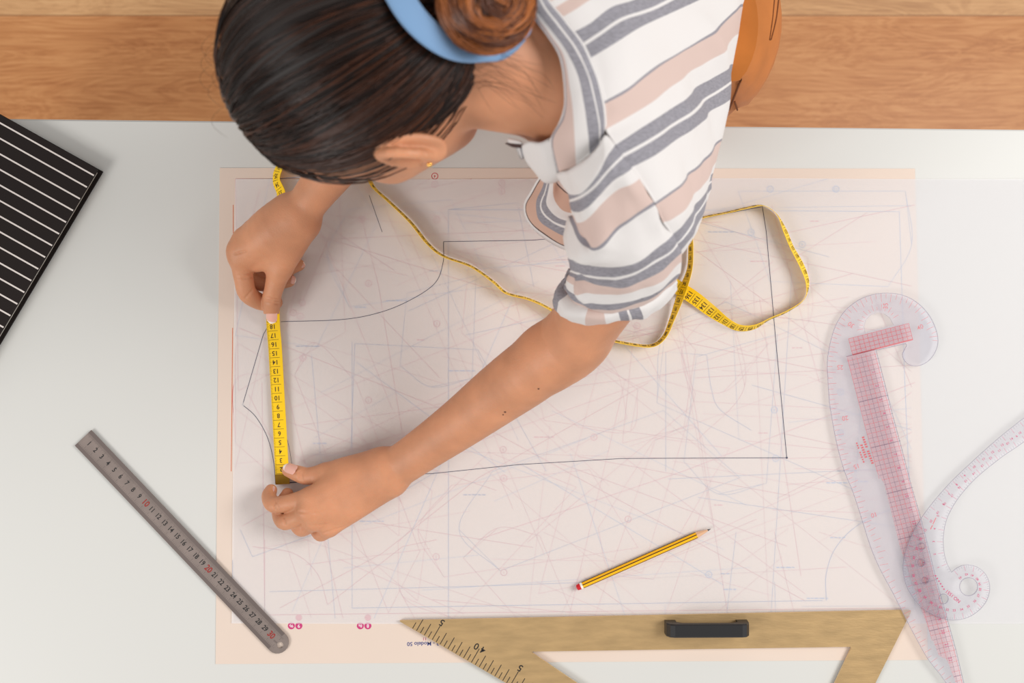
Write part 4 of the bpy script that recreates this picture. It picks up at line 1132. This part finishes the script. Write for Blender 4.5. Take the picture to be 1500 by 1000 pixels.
bm_ = [C_W, C_G, C_G, C_W, C_P, C_W, C_G, C_W, C_G, C_W, C_T, C_P, C_W, C_G, C_W, C_G, C_W, C_T, C_P, C_W, C_G, C_W, C_G, C_W, C_P, C_W]
bm_[2] = C_P
mb = MB(); BF = [(pp(*a), pp(*b), r, h) for a, b, r, h in [((890, 140, .42), (1040, 180, .3), .012, .003), ((980, 60, .36), (1060, 200, .25), .014, -.004), ((1020, 20, .33), (1070, 110, .24), .010, .004), ((930, 20, .42), (900, 180, .42), .015, .003), ((1000, 210, .36), (1020, 320, .3), .009, -.003), ((905, 215, .42), (990, 352, .36), .0028, -.0025)]]
cloth_grid(mb, back, bm_, amp=.0028, freq=24, seed=3, nv=9, folds=BF)
blouse = mb.build('blouse', person, origin=pp(950, 150, .38))
# neck band
NB = [
 [(748, -50, .440), (762, -12, .438), (779, 22, .435), (801, 52, .433), (820, 86, .430), (827, 130, .424), (823, 168, .415), (806, 204, .400), (803, 212, .385)],
 [(749, -50, .441), (763, -13, .439), (780, 21, .436), (802, 51, .434), (822, 85, .431), (829, 130, .426), (825, 170, .417), (808, 206, .402), (817, 252, .370)],
 [(750, -51, .442), (764, -14, .440), (781, 20, .437), (803, 50, .435), (823, 84, .432), (830, 130, .427), (827, 171, .418), (810, 207, .403), (819, 254, .370)],
 [(752, -53, .443), (766, -15, .441), (783, 19, .438), (805, 49, .436), (826, 83, .434), (835, 128, .430), (840, 170, .424), (842, 212, .412), (844, 243, .392)],
 [(756, -56, .444), (770, -19, .442), (786, 16, .440), (808, 45, .438), (830, 76, .436), (847, 112, .434), (856, 155, .430), (862, 200, .418), (864, 227, .404)],
 [(764, -62, .443), (780, -26, .442), (795, 9, .440), (817, 38, .439), (841, 70, .438), (860, 108, .436), (871, 150, .431), (877, 182, .424), (878, 211, .412)],
 [(766, -64, .443), (782, -28, .442), (797, 7, .440), (819, 36, .439), (843, 68, .438), (862, 106, .436), (873, 149, .431), (879, 182, .424), (880, 208, .412)],
 [(774, -70, .440), (790, -33, .440), (803, 1, .438), (826, 30, .437), (850, 62, .436), (870, 102, .434), (882, 147, .430), (885, 182, .423), (884, 202, .413)],
 [(776, -72, .436), (792, -35, .436), (805, -1, .434), (828, 28, .434), (853, 60, .432), (873, 101, .430), (885, 146, .426), (888, 182, .420), (887, 203, .410)],
]
mb = MB(); cloth_grid(mb, NB, [C_W, C_T, C_P, C_W, C_G, C_W, C_G, C_W], amp=.0008, freq=60, seed=9, th=.0016)
mb.build('neckband', blouse, origin=pp(850, 120, .43))
FR = [[(806, 203, .398), (811, 228, .385), (818, 254, .366), (826, 262, .34)], [(790, 209, .392), (798, 236, .378), (806, 264, .352), (812, 268, .33)], [(774, 208, .386), (778, 230, .372), (791, 262, .345), (796, 266, .32)], [(764, 214, .378), (766, 228, .366), (776, 245, .345), (784, 250, .32)]]
mb = MB(); cloth_grid(mb, FR, [C_W]*3, amp=.001, freq=50, seed=4); mb.build('front_placket', blouse, origin=pp(790, 230, .37))
# collar tie ends
mb = MB()
cloth_grid(mb, [[(743, 203, .372), (752, 205, .376), (764, 208, .378)], [(745, 209, .370), (753, 210, .374), (765, 211, .377)], [(740, 210, .366), (752, 216, .370), (768, 217, .374)]], [C_W, C_K], amp=.0004, nv=4)
cloth_grid(mb, [[(755, 214, .368), (757, 222, .362), (763, 234, .352)], [(761, 215, .368), (763, 223, .362), (766, 234, .351)], [(768, 214, .370), (767, 224, .363), (767, 233, .351)]], [C_W, C_G], amp=.0004, nv=4)
mb.build('collar_tie', blouse, origin=pp(756, 214, .37))
# front hem hanging below the sleeve
HM = [
 [(797, 248, .235), (779, 275, .200), (768, 299, .185), (772, 324, .180), (786, 342, .185), (808, 357, .195), (834, 368, .21)],
 [(799, 249, .236), (782, 276, .203), (771, 299, .188), (775, 323, .183), (789, 339, .188), (811, 353, .198), (836, 364, .213)],
 [(800, 249, .236), (783, 277, .204), (772, 299, .189), (776, 322, .184), (790, 338, .189), (812, 352, .199), (837, 363, .213)],
 [(803, 252, .238), (792, 279, .215), (785, 300, .203), (789, 321, .198), (801, 333, .203), (820, 343, .210), (842, 350, .22)],
 [(804, 252, .238), (794, 280, .216), (787, 300, .205), (791, 319, .200), (803, 331, .205), (822, 340, .212), (844, 347, .222)],
 [(806, 253, .239), (797, 281, .220), (791, 301, .210), (796, 315, .206), (808, 325, .210), (824, 333, .216), (846, 339, .225)],
 [(807, 253, .239), (799, 281, .222), (793, 300, .211), (798, 313, .208), (810, 323, .212), (826, 330, .218), (848, 335, .226)],
 [(809, 254, .240), (803, 280, .226), (800, 297, .216), (806, 309, .213), (817, 318, .217), (830, 323, .223), (850, 326, .23)],
 [(812, 255, .242), (810, 278, .230), (812, 292, .222), (818, 302, .219), (826, 309, .222), (838, 312, .227), (855, 312, .235)],
 [(816, 256, .245), (815, 268, .236), (820, 275, .230), (828, 282, .228), (838, 287, .230), (848, 290, .234), (862, 292, .24)],
 [(817, 256, .245), (816, 267, .237), (821, 274, .231), (829, 281, .229), (839, 286, .231), (849, 289, .235), (863, 291, .24)],
 [(830, 250, .26), (840, 258, .26), (850, 262, .26), (860, 266, .26), (870, 268, .26), (880, 270, .26), (890, 272, .26)],
]
mb = MB(); cloth_grid(mb, HM, [C_W, C_K, C_B, C_T, C_G, C_W, C_G, C_W, C_B, C_K, C_P], amp=.0016, freq=55, seed=2); mb.build('front_hem', blouse, origin=pp(800, 310, .2))
# left sleeve
def srow(pts, hl, hm_, hr_):
    n = len(pts); r = []
    for i, (x, y) in enumerate(pts):
        t = i/(n-1); a = 4*t*(1-t); e = hl*(1-t)+hr_*t
        r.append((x, y, e + (hm_-(hl+hr_)/2)*a**.75))
    (x0, y0_), (x1, y1_) = pts[0], pts[-1]
    return [(x0+26, y0_-6, hl-.055), (x0+3, y0_-1, hl-.022)] + r + [(x1-3, y1_-1, hr_-.025), (x1-30, y1_-8, hr_-.06)]
SL = [
 srow([(816, 254), (830, 250), (846, 241), (862, 229), (875, 214), (886, 198), (894, 203)], .372, .415, .417),
 srow([(833, 284), (842, 286), (854, 282), (868, 266), (880, 248), (890, 228), (902, 212)], .365, .412, .420),
 srow([(834, 292), (844, 289), (856, 283), (871, 270), (886, 253), (898, 240), (911, 227)], .363, .410, .418),
 srow([(834, 296), (845, 293), (858, 286), (873, 274), (888, 256), (900, 243), (913, 230)], .362, .410, .417),
 srow([(836, 308), (846, 311), (859, 305), (876, 291), (892, 272), (907, 257), (925, 246)], .356, .402, .411),
 srow([(838, 314), (849, 326), (863, 318), (880, 300), (897, 285), (913, 272), (935, 262)], .350, .394, .405),
 srow([(839, 318), (855, 349), (869, 362), (885, 353), (905, 333), (929, 315), (955, 297)], .340, .378, .393),  # grey strip to the next row also paints the fold's shade at left
 srow([(833, 319), (850, 353), (867, 367), (887, 357), (907, 337), (931, 319), (958, 301)], .338, .374, .390),
 srow([(826, 350), (840, 378), (868, 386), (898, 378), (922, 362), (946, 343), (972, 326)], .320, .362, .372),
 srow([(832, 378), (850, 384), (874, 388), (902, 390), (930, 384), (955, 369), (983, 344)], .300, .350, .355),
 srow([(838, 396), (853, 402), (876, 406), (902, 406), (931, 399), (961, 380), (990, 357)], .284, .338, .341),
 srow([(838, 399), (854, 405), (877, 410), (903, 410), (932, 403), (963, 384), (991, 361)], .282, .335, .339),
 srow([(836, 404), (852, 412), (878, 421), (906, 422), (938, 414), (968, 397), (996, 372)], .278, .325, .328),
 srow([(832, 410), (849, 424), (876, 432), (906, 433), (940, 424), (971, 410), (997, 386)], .268, .312, .316),
 srow([(828, 418), (845, 434), (872, 444), (904, 445), (936, 438), (965, 427), (993, 402)], .258, .300, .300),
 srow([(826, 424), (843, 442), (870, 452), (904, 453), (936, 444), (962, 434), (990, 408)], .252, .290, .290),
 srow([(828, 428), (846, 446), (872, 457), (905, 458), (936, 450), (960, 438), (986, 414)], .246, .272, .275),
 srow([(832, 428), (850, 444), (874, 454), (904, 455), (932, 447), (955, 434), (978, 414)], .240, .255, .26),
]
SF = [(pp(*a), pp(*b), r, h*1.5) for a, b, r, h in [
 ((836, 312, .36), (868, 366, .36), .0035, -.006), ((842, 306, .36), (882, 360, .37), .006, .004), ((870, 380, .34), (980, 352, .35), .009, .004), ((850, 408, .3), (905, 418, .33), .004, -.0035),
 ((838, 404, .30), (868, 448, .28), .004, .005), ((852, 402, .30), (885, 442, .28), .0045, -.006), ((880, 426, .31), (975, 398, .31), .005, -.004), ((860, 430, .29), (930, 436, .30), .004, .004),
 ((890, 446, .27), (975, 424, .28), .0035, -.004), ((955, 400, .31), (990, 380, .31), .004, .004), ((900, 215, .42), (985, 350, .36), .003, -.003), ((905, 240, .41), (940, 300, .4), .008, .003)]]
mb = MB(); cloth_grid(mb, SL, [C_W, C_G, C_W, C_G, C_W, C_P, C_T, C_W, C_W, C_G, C_W, C_G, C_P, C_W, C_G, C_P, C_W], amp=.0020, freq=48, seed=6, nv=10, nu=6, folds=SF)
sleeve = mb.build('sleeve', blouse, origin=pp(910, 340, .36))
# rolled cuff
KF = []
for i, ((ax1, ay1), (ax2, ay2), (ax3, ay3), hh) in enumerate([
 ((836, 400), (824, 410), (820, 420), .235), ((830, 414), (816, 424), (812, 434), .235), ((832, 430), (817, 443), (816, 456), .245), ((846, 443), (834, 460), (837, 470), .255), ((862, 448), (857, 467), (858, 475.5), .262), ((884, 450), (886, 466), (888, 474), .264),
 ((903, 448), (907, 462), (909, 468), .264), ((915, 445), (920, 461), (922, 467), .263), ((918, 444), (924, 461), (926, 467.5), .262), ((932, 439), (940, 456), (943, 468), .260), ((950, 428), (958, 446), (958, 458), .255), ((966, 415), (976, 432), (978, 442), .250), ((982, 398), (993, 414), (990, 424), .245)]):
    KF.append([((ax1+ax2*0)/1, ay1-6, hh-.006), (ax1, ay1, hh+.012), (ax2, ay2, hh+.010), (ax3, ay3, hh-.012), (ax3+(870-ax3)*.06, ay3-3, hh-.028), (ax3+(880-ax3)*.10, ay3-14, hh-.040)])
mb = MB(); cloth_grid(mb, KF, [C_G, C_G, C_W, C_W, C_P, C_W, C_G, C_W, C_G, C_W, C_W, C_W], amp=.0025, freq=70, seed=12, th=.0018, nu=5, nv=5); mb.build('rolled_cuff', blouse, origin=pp(880, 450, .26))

# ------------------------------------------------------------ trousers and shoes
M_tr = mat('rust_trousers', (190, 113, 50), rough=.85, spec=.2, noise_scale=30, noise_amt=.04, bump=.2, bump_scale=1500, sheen=.1); M_ts = mat('rust_seam_fold_shade', (120, 66, 26), rough=.9)
def ring3(c, rx, ry, ang, z, n=48, e=1.0):
    out = []
    for k in range(n):
        a = 2*math.pi*k/n; x, y = rx*math.cos(a), ry*math.sin(a)
        X = c[0]+x*math.cos(ang)-y*math.sin(ang); Y = c[1]+x*math.sin(ang)+y*math.cos(ang)
        Y = max(Y, .2475 + .004*math.sin(a*5)) if z > T-.10 else Y
        out.append((X, Y, z))
    return out
mb = MB(); an = math.radians(-52)
levels = [(.16, .140, .310, .100, .095), (.13, .148, .325, .112, .108), (.09, .153, .338, .127, .120), (.05, .153, .350, .139, .131), (.0, .148, .366, .148, .139), (-.05, .150, .375, .151, .142), (-.10, .150, .382, .152, .140), (-.15, .150, .386, .152, .132)]
rs = [ring3((x, y), rx, ry, an, T+h) for h, x, y, rx, ry in levels]
vs = [p for r in rs for p in r]
mb.add(vs, [(i*48+j, i*48+(j+1) % 48, (i+1)*48+(j+1) % 48, (i+1)*48+j) for i in range(len(rs)-1) for j in range(48)], M_tr, True)
mb.add(rs[0], [tuple(range(48))], M_tr)
tr = mb.build('trousers', person, origin=(.15, .37, T))
for s_ in (-1, 1):
    m2 = MB(); cx, cy = .150+s_*.066*math.cos(an), .386+s_*.066*math.sin(an)
    rr = [ring3((cx, cy+.0), .088, .105, an, T-.13), ring3((cx, cy+.01), .080, .095, an, T-.25), ring3((cx, cy+.02), .070, .080, an, T-.45), ring3((cx, cy+.04), .062, .070, an, T-.65), ring3((cx, cy+.05), .060, .068, an, T-.84)]
    m2.add([p for r in rr for p in r], [(i*48+j, i*48+(j+1) % 48, (i+1)*48+(j+1) % 48, (i+1)*48+j) for i in range(4) for j in range(48)], M_tr, True)
    m2.build('trouser_leg', tr, origin=(cx, cy, T-.4))
    m3 = MB(); M_sh = mat('white_shoe', (230, 228, 224), rough=.5)
    fc = Vector((cx-.045, cy+.02, .035)); Rz = Matrix.Rotation(math.radians(35), 3, 'Z')
    m3.ellipsoid(fc+Vector((0, 0, .012)), Rz, (.125, .046, .045), M_sh); m3.build('shoe', person, origin=fc)
# side seam, pocket stitching and a hip fold's shade painted as dark lines, following the cloth
dg_ = [Vector(p) for r in rs for p in r]
tb_ = BVHTree.FromPolygons(dg_, [(i*48+j, i*48+(j+1) % 48, (i+1)*48+(j+1) % 48, (i+1)*48+j) for i in range(len(rs)-1) for j in range(48)])
m4 = MB(); cam_p = Vector((0, 0, T+D))
for poly_, r_ in (([(1143, -30), (1140, 0), (1136, 30), (1129, 58)], .0009), ([(1137, -30), (1134, 0), (1131, 30), (1127, 58)], .0007), ([(1129, 58), (1127, 58)], .0007), ([(1098, 78), (1088, 108), (1076, 140), (1068, 160)], .0012), ([(1076, 148), (1080, 160), (1081, 170)], .0010)):
    hits = []
    for x, y in catmull(poly_, 8):
        h_ = tb_.ray_cast(cam_p, (P(x, y, 0)-cam_p).normalized())
        if h_[0]: hits.append(h_[0] + h_[1]*(-.0002 if h_[1].z < 0 else .0002))
    if len(hits) > 2: m4.tube(hits, r_, M_ts, n=6)
if m4.v: m4.build('seam', tr, origin=m4.v[0])  # also holds the dark lines painted for the fold's shade
# inner front of the blouse, closing it round the body
mb = MB(); ia = np.array([.085, .215, T+.27]); ib = np.array([.150, .335, T+.075]); dx = ib-ia; dx /= np.linalg.norm(dx); sx_ = np.cross(dx, [0, 0, 1]); sx_ /= np.linalg.norm(sx_); sy_ = np.cross(dx, sx_); rows_ = []
for k in range(25):
    a = 2*math.pi*k/24; rows_.append([ia+(ib-ia)*t+(sx_*math.cos(a)+sy_*math.sin(a))*(.076+.018*t) for t in (0, .3, .6, .9, 1.15)])
cloth_grid(mb, rows_, [(C_G, C_W, C_W, C_P)[k % 4] for k in range(24)], raw=True, amp=.002, freq=30, nu=2)
mb.build('front_panel', blouse, origin=ia)
# ------------------------------------------------------------ light, world, camera
w = bpy.data.worlds.new('studio'); sc.world = w; w.use_nodes = True
bg = w.node_tree.nodes['Background']; bg.inputs[0].default_value = (1.0, .985, .965, 1); bg.inputs[1].default_value = .55
def area(name, loc, target, size, power, col=(1, 1, 1), sy=None):
    l = bpy.data.lights.new(name, 'AREA'); l.energy = power; l.size = size; l.color = col
    if sy: l.shape = 'RECTANGLE'; l.size_y = sy
    o = bpy.data.objects.new(name, l); COL.objects.link(o); o.location = loc
    o.rotation_euler = (Vector(target)-Vector(loc)).to_track_quat('-Z', 'Y').to_euler()
    return o
area('left_softbox', (-2.0, -1.3, 2.7), (-.1, 0, .9), 1.0, 37, (1, .98, .95))
area('right_softbox', (1.9, .35, 2.7), (0, 0, .9), 1.1, 46, (1, .99, .97))
cam = bpy.data.cameras.new('camera'); co = bpy.data.objects.new('camera', cam); COL.objects.link(co)
co.location = (0, 0, T+D); cam.sensor_width = 36; cam.lens = F/1500*36; cam.clip_start = .05
cam.dof.use_dof = True; cam.dof.focus_distance = D-.02; cam.dof.aperture_fstop = 5.6
sc.camera = co
sc.view_settings.view_transform = 'Standard'; sc.view_settings.look = 'None'; sc.view_settings.gamma = 1; sc.view_settings.exposure = -0.10
sc.view_settings.use_curve_mapping = False
